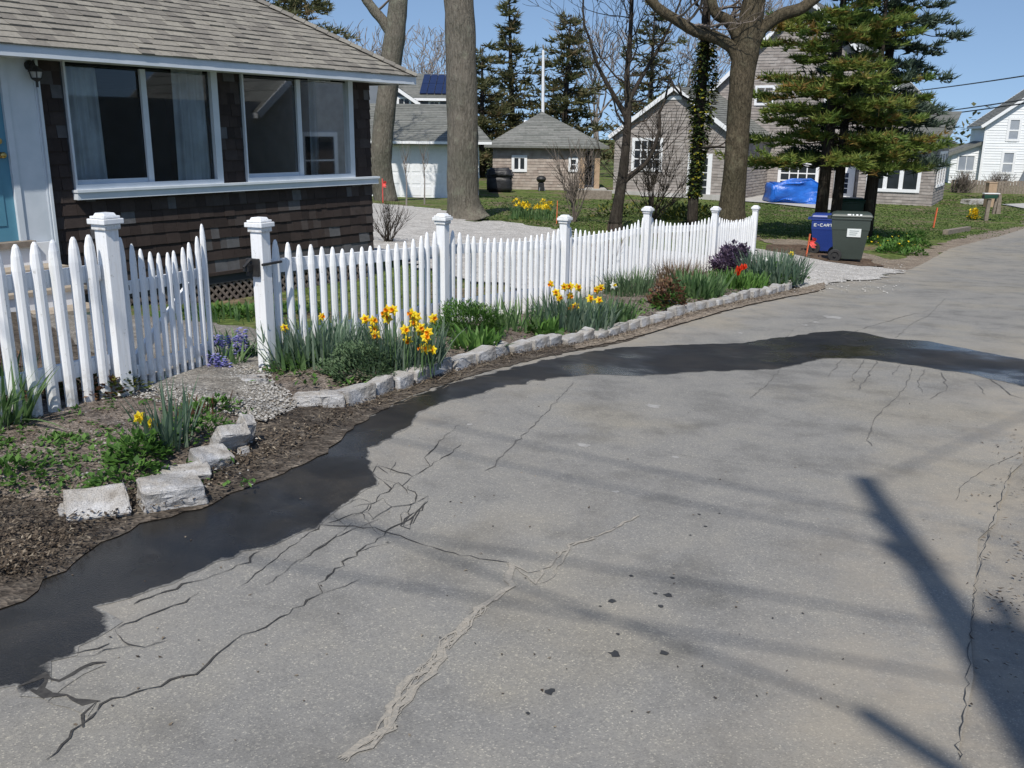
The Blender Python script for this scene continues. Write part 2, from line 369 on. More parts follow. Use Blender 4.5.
def wet_mat():
    """the same asphalt soaked with water: darkest in the middle of the run, drying out to the bare surface at a ragged rim"""
    m, nt, p = new_mat('wet_asphalt'); co = coords(nt)
    c, h = asphalt_nodes(nt, co, (.214, .209, .196), (.244, .230, .199), (.165, .162, .154), 1.0, False)
    ed = N(nt, 'ShaderNodeAttribute', attribute_name='edge')
    rag = N(nt, 'ShaderNodeMath', operation='MULTIPLY_ADD'); L(nt, noise(nt, co, 16, 5, .7), rag.inputs[0]); rag.inputs[1].default_value = -.05; L(nt, ed.outputs['Fac'], rag.inputs[2])
    mr = N(nt, 'ShaderNodeMapRange'); mr.inputs[1].default_value = -.024; mr.inputs[2].default_value = -.012; L(nt, rag.outputs[0], mr.inputs[0])
    damp = ramp(nt, noise(nt, co, 1.6, 6, .65, dist=.4), [(.30, (.05, .047, .043)), (.5, (.085, .079, .071)), (.64, (.145, .13, .112)), (.78, (.27, .24, .2))])
    wetc = mix(nt, 1, c, damp, 'MULTIPLY')
    L(nt, mix(nt, mr.outputs[0], c, wetc), p.inputs['Base Color'])
    gl = ramp(nt, noise(nt, co, .9, 4, .6), [(.40, (.62, .62, .62)), (.50, (.42, .42, .42)), (.57, (.17, .17, .17)), (.65, (.06, .06, .06))])
    L(nt, mix(nt, mr.outputs[0], (.92, .92, .92), gl), p.inputs['Roughness']); p.inputs['Specular IOR Level'].default_value = .40
    L(nt, bump(nt, h, .22, .003), p.inputs['Normal'])
    return m
MAT['wet'] = wet_mat()
def soil(name, cols, scale=7, bs=45, green=None):
    m, nt, p = new_mat(name); co = coords(nt)
    n = noise(nt, co, scale, 8, .7)
    c = ramp(nt, n, [(.28+.44*i/(len(cols)-1), q) for i, q in enumerate(cols)])
    if green:
        g = ramp(nt, noise(nt, co, green[1], 5, .7), [(green[2], (0, 0, 0)), (green[2]+.1, (1, 1, 1))]); c = mix(nt, g, c, green[0])
    vo = N(nt, 'ShaderNodeTexVoronoi'); vo.inputs['Scale'].default_value = bs; L(nt, co, vo.inputs['Vector'])
    sp = N(nt, 'ShaderNodeSeparateColor'); L(nt, vo.outputs['Color'], sp.inputs[0])
    c = mix(nt, .8, c, mix(nt, 1, c, ramp(nt, sp.outputs[0], [(0, (.5, .5, .5)), (.7, (1.1, 1.1, 1.1)), (1, (1.7, 1.65, 1.6))]), 'MULTIPLY'))
    L(nt, c, p.inputs['Base Color']); p.inputs['Roughness'].default_value = 1; p.inputs['Specular IOR Level'].default_value = .1
    L(nt, bump(nt, mix(nt, .5, vo.outputs['Distance'], n), .9, .02), p.inputs['Normal'])
    return m
MAT['soil'] = soil('bark_mulch_soil', [(.07, .055, .045), (.14, .115, .096), (.21, .18, .155), (.30, .27, .235)], 9, 90)
MAT['humus'] = soil('damp_dark_soil', [(.036, .029, .023), (.072, .060, .049), (.118, .101, .083), (.195, .172, .142)], 9, 60)
MAT['gravel'] = soil('crushed_stone_ground', [(.30, .285, .26), (.44, .425, .40), (.55, .54, .51)], 3, 55)
MAT['path_gravel'] = soil('path_gravel_ground', [(.14, .125, .105), (.24, .225, .20), (.33, .315, .29)], 5, 75)
MAT['verge'] = soil('tan_verge_soil', [(.14, .112, .088), (.225, .188, .15), (.31, .268, .215)], 2.5, 45)
MAT['lawn'] = soil('lawn_ground', [(.05, .075, .022), (.08, .115, .03), (.11, .145, .04), (.17, .165, .07)], 1.6, 14, ((.15, .12, .08), .6, .50))
MAT['leafmould'] = soil('leaf_mould', [(.06, .042, .03), (.105, .075, .054), (.17, .125, .09)], 3, 20)

def dist_poly(pts, poly):
    P = np.asarray(poly, float); A = P; B = np.roll(P, -1, 0); q = np.asarray(pts, float)
    best = np.full(len(q), 1e9)
    for a, b in zip(A, B):
        d = b-a; t = np.clip(((q-a)@d)/max(d@d, 1e-12), 0, 1)
        best = np.minimum(best, np.hypot(*(q-(a+t[:, None]*d)).T))
    return best
def inside(pts, poly):
    q = np.asarray(pts, float); P = np.asarray(poly, float); res = np.zeros(len(q), bool); j = len(P)-1
    for i in range(len(P)):
        xi, yi = P[i]; xj, yj = P[j]
        with np.errstate(divide='ignore', invalid='ignore'):
            c = ((yi > q[:, 1]) != (yj > q[:, 1])) & (q[:, 0] < (xj-xi)*(q[:, 1]-yi)/(yj-yi+1e-15)+xi)
        res ^= c; j = i
    return res
def in1(x, y, P):
    r = False; xj, yj = P[-1][0], P[-1][1]
    for p in P:
        xi, yi = p[0], p[1]
        if (yi > y) != (yj > y) and x < (xj-xi)*(y-yi)/(yj-yi+1e-15)+xi: r = not r
        xj, yj = xi, yi
    return r
def wiggle(poly, seg, amp, closed=True):
    out = []; n = len(poly)
    for i in range(n if closed else n-1):
        a = np.array(poly[i], float); b = np.array(poly[(i+1) % n], float); d = b-a; L_ = np.hypot(*d)
        sg = max(seg, .02*np.hypot(*a)*.5) if seg < .3 else seg
        k = max(1, int(L_/sg)); nn = np.array([-d[1], d[0]])/max(L_, 1e-9)
        for j in range(k):
            t = j/k; out.append(a+d*t+(nn*random.gauss(0, amp) if j or True else 0))
    if not closed: out.append(np.array(poly[-1], float))
    return out
def sheet(name, poly, off, mat, step=.3, seg=None, amp=0.0, rise=0.0, rw=.2, far=3.0, kind='structure', onroad=False):
    if seg: poly = wiggle(poly, seg, amp)
    P = np.array([(p[0], p[1]) for p in poly], float)
    lo, hi = P.min(0), P.max(0); cand = []
    for (s, d0, d1) in ((step, 0, 14), (step*2.5, 14, 34), (far, 34, 110), (14, 110, 500)):
        gx = np.arange(max(lo[0], -d1), min(hi[0], d1), s); gy = np.arange(max(lo[1], -d1), min(hi[1], d1), s)
        if len(gx) == 0 or len(gy) == 0: continue
        X, Y = np.meshgrid(gx, gy); q = np.stack([X.ravel(), Y.ravel()], 1)
        q += np.random.uniform(-.2, .2, q.shape)*s
        r = np.hypot(q[:, 0], q[:, 1]); q = q[(r >= d0) & (r < d1)]
        cand.append(q)
    q = np.concatenate(cand) if cand else np.zeros((0, 2))
    q = q[inside(q, P)] if len(q) else q
    if len(q): q = q[dist_poly(q, P) > step*.35]
    vs = [V(p) for p in P]+[V(p) for p in q]; n = len(P)
    r = delaunay_2d_cdt(vs, [], [list(range(n))], 1, 1e-6)
    xy = np.array([(v.x, v.y) for v in r[0]]); z = HH(xy)+off if not onroad else on_road(xy, off)
    if rise: z += rise*np.clip(dist_poly(xy, P)/rw, 0, 1)
    b = MB(); b.add([(x, y, zz) for (x, y), zz in zip(xy, z)], [tuple(f) for f in r[2]])
    o = b.build(name, mat, smooth=True)
    at = o.data.attributes.new('edge', 'FLOAT', 'POINT'); at.data.foreach_set('value', np.minimum(dist_poly(xy, P), 2.0).astype(np.float32))
    return tag(o, kind=kind)
def PX(l): return [tuple(G(*p)[:2]) for p in l]

# road edges
road_left = PX([(0,597),(44,568),(82,540),(123,523),(152,515),(193,503),(223,488),(255,477),(300,456),(345,422),(400,394),(450,378),(520,360),(590,347),(640,334),(700,316),(760,302),(800,294),(822,286),(874,280),(897,274),(948,250),(999,237),(1024,229)])
road_left = [(-8, -9), (-3.6, -1.2)] + road_left + [(24, 41), (34, 50), (50, 60), (80, 72)]
road_right = [(82, 66), (53, 55), (38, 45.5), (27.5, 36.5), (17.5, 24.5), (11.5, 17.2), (7.7, 11.8), (5.3, 8.4)] + PX([(1030,440),(1008,480),(985,545),(971,600),(962,680),(955,760)]) + [(.3, -1.2), (-3.2, -9)]
road_poly = road_left + road_right
g_poly = [(-400, -60), (400, -60), (400, 480), (-400, 480)]
sheet('lawn', g_poly, 0, MAT['lawn'], step=.8, far=4)
road_ob = sheet('road', road_poly, .020, MAT['asphalt'], step=.35, seg=.25, amp=.012)
from mathutils.bvhtree import BVHTree
_bv = BVHTree.FromPolygons([v.co.copy() for v in road_ob.data.vertices], [tuple(p.vertices) for p in road_ob.data.polygons])
def on_road(xy, off):
    out = []
    for x, y in xy:
        h = _bv.ray_cast(V((x, y, 20)), V((0, 0, -1)))[0]
        out.append((h.z if h else H(x, y)+.018)+off)
    return np.array(out)
sh = list(reversed(road_right)); k = []
for i, p in enumerate(sh):
    a = np.array(sh[max(i-1, 0)]); b2 = np.array(sh[min(i+1, len(sh)-1)]); d = (b2-a)/np.hypot(*(b2-a)); k.append((p[0]+d[1]*1.5, p[1]-d[0]*1.5))
ins = [(p[0]-.06, p[1]+.04) for p in sh]
sheet('road_shoulder', ins + k[::-1], .010, MAT['shoulder'], step=.4, seg=.3, amp=.02)
# near verge and planting bed left of the gate, strip at the stones
verge_poly = [(-7, -4), (-4.5, -2.5)] + [(p[0]+.10, p[1]-.06) for p in road_left[2:20]] + PX([(800,288),(700,300),(600,325),(500,345),(420,372),(345,392),(262,385),(200,392),(120,396),(60,398),(0,398)]) + [(-5.5, 3)]
sheet('planting_soil', verge_poly, .0265, MAT['humus'], step=.25, seg=.06, amp=.010)
bed_l = PX([(0,392),(60,395),(120,398),(190,402),(250,412),(262,428),(222,450),(190,474),(130,500),(70,512),(28,505),(0,500)]) + [(-3.4, 3.6)]
sheet('flower_bed', bed_l, .030, MAT['soil'], step=.2, seg=.15, amp=.02, rise=.03)
bed_r = PX([(262,384),(300,404),(345,404),(390,390),(440,372),(500,352),(580,338),(650,320),(700,308),(740,296),(775,290),(797,286),(782,270),(752,259),(712,272),(645,282),(563,306),(443,329),(340,352),(268,375)])
sheet('flower_bed', bed_r, .032, MAT['soil'], step=.2, seg=.15, amp=.01, rise=.05)
sheet('gravel_path', [(-2.12, 5.02)] + PX([(128,400),(170,408),(220,418),(262,428),(300,412),(272,392),(266,378)]) + [(-1.62, 5.75), (-2.0, 7.4), (-3.6, 8.6), (-4.6, 8.3), (-3.4, 6.6), (-2.5, 5.3)], .040, MAT['path_gravel'], step=.2, seg=.08, amp=.02, rise=.022, rw=.25)
sheet('yard_soil', [(-2.3, 4.95), (-2.75, 6.3), (-4.6, 8.6), (-7.5, 7.5), (-4.6, 3.3)], .052, MAT['humus'], step=.3, seg=.2, amp=.03)
drive = PX([(800,290),(822,288),(874,281),(905,272),(862,267),(826,262),(790,254),(757,250)]) + [(4.4, 17.6), (1.5, 20), (1.2, 24)] + PX([(575,233),(540,228),(500,222),(470,223),(440,210),(372,204)]) + [(-6, 29), (-12, 26), (-9, 19), (-3.3, 15.5), (-1.8, 14.8), (-.6, 12.4), (.55, 10.6), (1.74, 12.75), (3.0, 14.7), (4.1, 16.7)] + PX([(765,262),(782,272)])
sheet('gravel_driveway', drive, .034, MAT['gravel'], step=.35, seg=.2, amp=.09)
sheet('bare_verge', PX([(575,346),(640,331),(700,313),(760,299),(800,290),(824,284),(826,290),(800,297),(760,305),(700,321),(640,339),(575,353)]), .036, MAT['verge'], step=.2, seg=.06, amp=.012)
sheet('bare_verge', PX([(760,240),(800,240),(850,250),(895,261),(945,243),(985,232.5),(1024,225)]) + [(24,44),(25,42)] + PX([(1024,233),(999,240),(948,254),(905,274),(862,268),(826,263),(790,256)]), .016, MAT['verge'], step=.4, seg=.35, amp=.09)
sheet('leaf_mould', PX([(764,246),(800,246),(840,254),(868,261),(885,268),(860,268),(826,263),(795,256),(768,252)]), .040, MAT['leafmould'], step=.4, seg=.3, amp=.05)
sheet('patio', PX([(640,197),(700,199),(770,204),(840,212),(862,208),(850,200),(780,196),(700,192),(648,190)]), .05, MAT['concrete'], step=1)
sheet('driveway_far', PX([(1001,205),(1024,209),(1060,214)]) + [(30, 50), (38, 54), (34, 58)] + PX([(1024,204)]), .04, MAT['concrete'], step=1)

# wet run across the road (water soaking the asphalt)
wet = PX([(0,597),(44,568),(82,540),(123,524),(152,516),(193,504),(223,489),(255,478),(300,459),(345,430),(400,403),(450,387),(520,369),(590,354),(624,349),(675,347),(741,345),(790,338),(811,335),(843,332.5),(866,335),(890,341),(929,343),(976,353),(1024,362),(1060,369),(1130,381),(1210,400),(1300,428),
 (1290,448),(1200,420),(1120,402),(1060,395),(1024,389),(990,382),(964,376),(913,368),(866,361),(827,361),(800,366.5),(772,372),(702,374),(643,379),(600,377),(560,380),(510,389),(470,399),(440,407),(420,418),(405,434),(392,442),(372,452),(368,462),(372,474),(379,485),(362,498),(347,508),(330,519),(326,528),(300,535),(289,546),(262,554),(219,569),(184,581),(156,597),(129,602),(98,612),(117,628),(113,636),(82,653),(74,661),(45,679),(50,688),(84,676),(106,670),(108,673),(86,682),(60,695),(54,705),(72,709),(101,709),(93,720),(70,716),(43,705),(16,693),(0,695)]) + [(-1.6, 1.9), (-2.3, 1.2)]
sheet('wet_asphalt', wet, .0022, MAT['wet'], step=.09, seg=.05, amp=.014, onroad=True)
sheet('wet_asphalt', PX([(40,577),(90,540),(150,519),(215,494),(255,479),(268,487),(215,512),(160,532),(105,556),(60,588)]), .031, MAT['wet'], step=.2, seg=.06, amp=.012) if False else None

_rib = [0]
def ribbon(b, pts, w, off, tone=None, jit=.5, fine=.05):
    w = w*.6
    _rib[0] = (_rib[0]+1) % 12; off = .0028+_rib[0]*.00012
    P = wiggle([tuple(p[:2]) for p in pts], min(fine, .03), min(.008, w*jit*1.1+.003), closed=False)
    L_, R_ = [], []
    for i, p in enumerate(P):
        d = P[min(i+1, len(P)-1)]-P[max(i-1, 0)]; d = d/max(np.hypot(*d), 1e-9); nn = np.array([-d[1], d[0]])
        ww = w*random.uniform(.2, 1.3)*random.choice((.7, 1, 1, 1.2))*.5
        if i in (0, len(P)-1): ww *= .3
        L_.append(p+nn*ww); R_.append(p-nn*ww)
    z1, z2 = on_road(L_, off), on_road(R_, off)
    n = len(P); vs = [(*p, z) for p, z in zip(L_, z1)]+[(*p, z) for p, z in zip(R_, z2)]
    b.add(vs, [(i, n+i, n+i+1, i+1) for i in range(n-1)], tone)
dark_cracks = [ ([(20,694),(45,682),(60,688),(84,676),(107,669)], .060), ([(30,698),(52,700),(72,710),(86,711),(101,708)], .070), ([(45,682),(52,700)], .07), ([(101,710),(92,722),(84,735)], .04), ([(74,661),(98,655),(110,650)], .03),
 ([(48,768),(94,718),(101,710),(137,700),(195,681),(234,647),(273,628),(322,599),(318,589),(359,558),(381,540),(420,515),(428,506)], .020),
 ([(133,610),(184,591),(234,575),(262,556)], .020), ([(117,634),(145,624),(184,608),(199,599)], .016),
 ([(113,636),(129,651),(145,653),(168,647)], .012), ([(129,651),(95,662),(76,664)], .016), ([(266,591),(297,567),(340,540),(379,524)], .011),
 ([(300,545),(320,530),(345,530),(373,533),(400,541),(430,553),(470,562),(509,568)], .014), ([(300,568),(343,536),(352,528)], .012),
 ([(379,470),(413,481),(447,459),(462,448)], .015), ([(383,485),(391,493),(360,517),(328,528)], .015), ([(406,491),(417,500),(403,532)], .013),
 ([(413,481),(404,490),(383,484)], .012), ([(428,506),(412,520),(400,531),(408,534),(414,522)], .014), ([(352,512),(372,508),(383,503)], .010), ([(391,493),(398,487),(408,499)], .012), ([(366,472),(378,471),(388,478)], .012), ([(428,500),(418,508),(392,512),(372,525)], .012), ([(440,447),(425,462),(430,470),(410,470)], .010),
 ([(379,466),(372,478),(383,485)], .011), ([(347,508),(360,503),(372,508)], .010), ([(372,508),(369,517),(352,521)], .010), ([(383,503),(392,512)], .010), ([(404,490),(391,493)], .011), ([(417,500),(428,500),(428,506)], .012), ([(412,520),(402,516),(400,531)], .010), ([(330,519),(345,530)], .010), ([(360,517),(369,517),(374,525)], .009), ([(381,540),(372,533),(360,517)], .009), ([(395,466),(391,476),(413,481)], .009), ([(403,532),(414,528),(420,515)], .010),
 ([(300,545),(285,556),(262,575),(240,592)], .010), ([(359,558),(372,552),(395,546)], .007), ([(322,599),(345,592),(360,585)], .006), ([(428,459),(445,440),(460,428)], .008), ([(560,400),(575,385)], .008), ([(925,372),(918,384),(922,396)], .012), ([(900,366),(893,378)], .012), ([(955,376),(975,384),(985,398)], .012), ([(842,362),(832,374),(828,380)], .012), ([(780,346),(795,330),(830,318)], .008),
 ([(488,476),(505,457),(522,440),(545,418),(560,400)], .014), ([(866,361),(855,375),(850,385)], .02), ([(878,362),(868,378),(858,393)], .02),
 ([(913,369),(905,390),(874,423),(868,439),(872,450)], .016), ([(860,345),(840,338),(905,318),(930,312)], .014), ([(896,340),(912,325),(928,318),(945,300)], .014),
 ([(940,375),(948,392),(930,402)], .02), ([(990,382),(1010,398),(1024,402)], .02), ([(1024,455),(990,470),(960,490),(955,505)], .006), ([(780,372),(764,390),(750,402)], .012),
 ([(660,455),(720,466),(800,474)], .004)]
near = [(p, w) for p, w in dark_cracks if min(q[1] for q in p) > 405]; farc = [(p, w) for p, w in dark_cracks if min(q[1] for q in p) <= 405]
b = MB()
for pts, w in near: ribbon(b, [G(*p) for p in pts], w*.62, .032)
tag(b.build('road_cracks', plain('crack_dark', (.03, .028, .026), (.06, .056, .05), 60, .9, 0)), kind='structure')
b = MB()
for pts, w in farc: ribbon(b, [G(*p) for p in pts], w*.75, .032)
tag(b.build('road_cracks', plain('crack_grey', (.09, .086, .08), (.14, .135, .125), 40, .9, 0)), kind='structure')
b = MB(); base = [(343,768),(385,735),(400,705),(428,679),(447,649),(479,615),(500,600),(511,592),(509,568)]
P0 = [G(*p) for p in base]
PF = [V((*q, 0)) for q in wiggle([tuple(p[:2]) for p in P0], .04, .008, closed=False)]
for k in range(7):
    ph, fr_ = random.uniform(0, 6), random.uniform(.28, .45); pts = []
    for i, p in enumerate(PF):
        d = (PF[min(i+1, len(PF)-1)]-PF[max(i-1, 0)]).normalized(); t_ = i/len(PF); env = .021*math.sin(math.pi*min(1, t_*1.05+.12))*(1.1-.6*t_)
        pts.append(p+V((-d.y, d.x, 0))*(env*math.sin(i*fr_+ph)+random.gauss(0, .004)))
    ribbon(b, pts, .022*(1.15-.6*k/7), .030, random.random(), .1, .05)
for k in range(26):
    i = random.randint(3, int(len(PF)*.72)); p = PF[i]; q = PF[min(i+2, len(PF)-1)]; o1, o2 = random.uniform(-.03, .03), random.uniform(-.03, .03); ribbon(b, [p+V((o1, 0, 0)), q+V((o2, 0, 0))], .012, .03, random.random(), .2, .02)
for pts, w in (([(509,568),(517,575),(535,590),(550,568),(571,551),(590,543),(612,536),(640,520)], .016), ([(535,590),(552,583),(571,551)], .010), ([(509,568),(528,578),(540,576)], .02), ([(571,550),(592,544),(588,541)], .03), ([(340,768),(372,745),(392,718)], .02)):
    ribbon(b, [G(*p) for p in pts], w, .030, random.random(), .4, .04)
tag(b.build('sand_filled_cracks', plain('sand_fill', (.36, .325, .27), (.25, .235, .205), 90, .95, .5, 200)), kind='structure')
b = MB()  # tyre-worn seam along the right edge, pale patches and oil drips
ribbon(b, [G(*p) for p in [(1012,470),(985,545),(973,600),(966,680),(958,768)]], .005, .0315)
for (px, py, r) in [(668,601,.016),(611,607,.014),(655,599,.008),(660,612,.010),(614,660,.017),(664,659,.013),(550,698,.014),(618,640,.007),(672,583,.008),(631,581,.009),(699,519,.008),(705,531,.008),(719,518,.006),(690,540,.006),(600,612,.006),(528,720,.006)]:
    c = G(px, py); n = 9
    vs = []
    for i in range(n):
        a = 2*math.pi*i/n; rr = r*random.uniform(.6, 1.3); x, y = c.x+rr*math.cos(a), c.y+rr*1.1*math.sin(a); vs.append((x, y, on_road([(x, y)], .0015)[0]))
    b.add(vs, [tuple(range(n))])
tag(b.build('oil_spots', plain('oil_black', (.03, .03, .03), (.045, .045, .043), 30, .6, 0)), kind='structure')
b = MB()
for (px, py, rx, ry) in [(534,318,.12,.09),(833,319,.10,.14),(815,324,.05,.05),(805,327,.04,.04),(653,409,.055,.05),(583,449,.04,.035),(675,461,.025,.02),(616,496,.02,.018),(740,335,.03,.04),(470,428,.02,.02)]:
    c = G(px, py); n = 16; vs = []
    for i in range(n):
        a = 2*math.pi*i/n; rr = random.uniform(.55, 1.2); x, y = c.x+rx*rr*math.cos(a), c.y+ry*rr*math.sin(a); vs.append((x, y, on_road([(x, y)], .0011)[0]))
    b.add(vs, [tuple(range(n))])
tag(b.build('pale_patches', plain('pale_dust', (.34, .33, .31), (.28, .272, .255), 30, .95, .2, 100)), kind='structure')

# ------------------------------------------------------------------ picket fences and gate
UP = V((0, 0, 1))
def picket(b, base, h, d, n, w=.066, tip=.13, dep=.030):
    """half-round picket: base point, height, along-direction d, outward normal n"""
    d, n = V(d).normalized(), V(n).normalized(); base = V(base); prof = []
    for k in range(7):
        a = math.pi*k/6; prof.append((math.cos(a)*w/2, math.sin(a)*dep))
    lev = [(0, 1), (h-tip, 1), (h-tip*.45, .80), (h-tip*.12, .50), (h, .22)]
    lean = V((random.gauss(0, .004), random.gauss(0, .004), 0)); vs = []
    for z, s in lev:
        for x, y in prof: vs.append(base+d*x*s+n*(y*s+(1-s)*dep*.25)+UP*z+lean*(z/h))
    m = 7; fs = []
    for i in range(len(lev)-1):
        for k in range(m): fs.append((i*m+k, i*m+(k+1) % m, (i+1)*m+(k+1) % m, (i+1)*m+k))
    fs += [tuple(range(m-1, -1, -1)), tuple(range(4*m, 5*m))]
    b.add(vs, fs)
def post(parent, base, top, d, w=.084):
    d = V(d).normalized(); n = V((d.y, -d.x, 0)); b = MB(); base = V(base); h = top-base.z
    b.box(base+UP*(h/2-.14), d*w/2, n*w/2, UP*(h/2+.10))
    o = b.build('post', MAT['fence'], parent, bevel=.004)
    c = MB(); t = base+UP*(h-.072)
    c.box(t, d*.052, n*.052, UP*.014); c.box(t+UP*.030, d*.065, n*.065, UP*.014); 
    c.box(t+UP*.052, d*.054, n*.054, UP*.006); c.box(t+UP*.066, d*.042, n*.042, UP*.008, taper=.8)
    cc = c.build('post_cap', MAT['fence'], o, bevel=.004); return o
def zt(px, py, x, y):  # height of the sight line above ground point x,y
    return atY(px, py, y)[2]
FP = [(-1.575, 5.716, 217.5, 259), (-.604, 7.925, 213.6, 442.5), (.549, 10.055, 215, 565), (1.738, 12.167, 206.5, 648), (3.054, 14.192, 206.5, 716), (4.205, 16.315, 205.5, 756)]
fr = thing('picket_fence', (1.2, 11, H(1.2, 11)), 'long white picket fence with scalloped top running from the gate to the driveway', 'fence')
tops = []
for (x, y, py, px) in FP:
    q = atY(px, py, y); x = q[0]; tops.append(V((q[0], y, q[2])))
for i, t in enumerate(tops):
    d = (tops[min(i+1, 5)]-tops[max(i-1, 0)]); d.z = 0; d.normalize()
    g = H(t.x, t.y)
    post(fr, (t.x, t.y, min(g, t.z-.98)), t.z, d)
for i in range(5):
    a, c = tops[i], tops[i+1]; d = (c-a); flat = V((d.x, d.y, 0)); Ls = flat.length; dd = flat/Ls; n = V((dd.y, -dd.x, 0)); npk = 18
    for hz, nm in ((.31, 'rail'), (.80, 'rail')):
        b = MB(); b.bar(a-UP*hz-n*.03+dd*.054, c-UP*hz-n*.03-dd*.054, .036, .085); b.build(nm, MAT['fence'], fr)
    for k in range(npk):
        u = (.085+(Ls-.17)*(k+.5)/npk)/Ls; p = a+d*u
        sag = .115+.115*(1-(2*u-1)**2)
        top = p.z-sag+random.gauss(0, .004); bz = max(H(p.x, p.y)+.03, p.z-.99)
        b = MB(); picket(b, V((p.x, p.y, bz))-n*.010+dd*random.gauss(0, .004), top-bz, dd, n); b.build('picket', MAT['fence'], fr, smooth=False)
# iron latch on the gate post
P2 = tops[0]; d = (tops[1]-tops[0]); d.z = 0; d.normalize(); n = V((d.y, -d.x, 0))
b = MB(); lz = P2.z-.30; q = V((P2.x, P2.y, lz))-d*.06
b.box(q-n*.02, d*.012, n*.045, UP*.055); b.box(q-d*.03-n*.03, d*.03, n*.02, UP*.02); b.tube([q+n*.05+UP*.02, q+n*.058+d*.18+UP*.02], .009, 6); b.tube([q-d*.09+UP*.01-n*.02, q-d*.02+UP*.05-n*.02], .010, 6)
b.build('gate_latch', MAT['black'], fr, bevel=.003)

# left fence with hinge post
q1 = atY(104.5, 213, 4.941); P1 = V(q1)
fl = thing('picket_fence', (P1.x-.5, P1.y-.5, H(P1.x-.5, P1.y-.5)), 'short white picket fence left of the gate in front of the cottage steps', 'fence')
dl = V((.45, .89, 0)).normalized(); nl = V((dl.y, -dl.x, 0))
post(fl, (P1.x, P1.y, H(P1.x, P1.y)), P1.z, dl)
far = P1-dl*2.42; far.z = P1.z+.04
post(fl, (far.x, far.y, H(far.x, far.y)), far.z, dl)
for hz in (.31, .80):
    b = MB(); b.bar(P1-UP*hz-nl*.03-dl*.054, far-UP*hz-nl*.03+dl*.054, .036, .085); b.build('rail', MAT['fence'], fl)
for k in range(22):
    u = (.06+(2.42-.12)*(k+.5)/22)/2.42; p = P1+(far-P1)*u; sag = .10+.03*(1-(2*u-1)**2)
    bz = H(p.x, p.y)+.05
    b = MB(); picket(b, V((p.x, p.y, bz))-nl*.010, p.z-sag-bz, dl, nl, w=.070); b.build('picket', MAT['fence'], fl)
# gate, standing a little open
gd = V((.235, .97, 0)).normalized(); gn = V((gd.y, -gd.x, 0)); h0 = P1+gd*.075
gt = thing('picket_gate', (h0.x, h0.y, H(h0.x, h0.y)), 'white picket garden gate standing slightly open with a dipped top', 'gate')
zb = H(h0.x, h0.y)+.05
for k in range(11):
    u = k/10; p = h0+gd*(.03+.80*u); dip = .84-.115*(1-(2*u-1)**2)+(.03 if k == 10 else 0)-.02*(1-u)
    b = MB(); picket(b, V((p.x, p.y, zb-.05*u)), dip+.04, gd, gn, w=.046, tip=.10, dep=.022); b.build('picket', MAT['fence'], gt)
for hz in (.10, .58):
    b = MB(); b.bar(h0+gd*.0+UP*(zb-h0.z+hz)-gn*.012, h0+gd*.86+UP*(zb-h0.z+hz-.03)-gn*.012, .022, .07); b.build('rail', MAT['fence'], gt)
b = MB(); b.bar(h0+gd*.04+UP*(zb-h0.z+.12)-gn*.036, h0+gd*.82+UP*(zb-h0.z+.55)-gn*.036, .022, .06); b.build('brace', MAT['fence'], gt)
for hz in (.10, .58):
    b = MB(); b.box(h0-gd*.01+UP*(zb-h0.z+hz)+gn*.004, gd*.07, gn*.004, UP*.014); b.build('hinge', MAT['black'], gt)

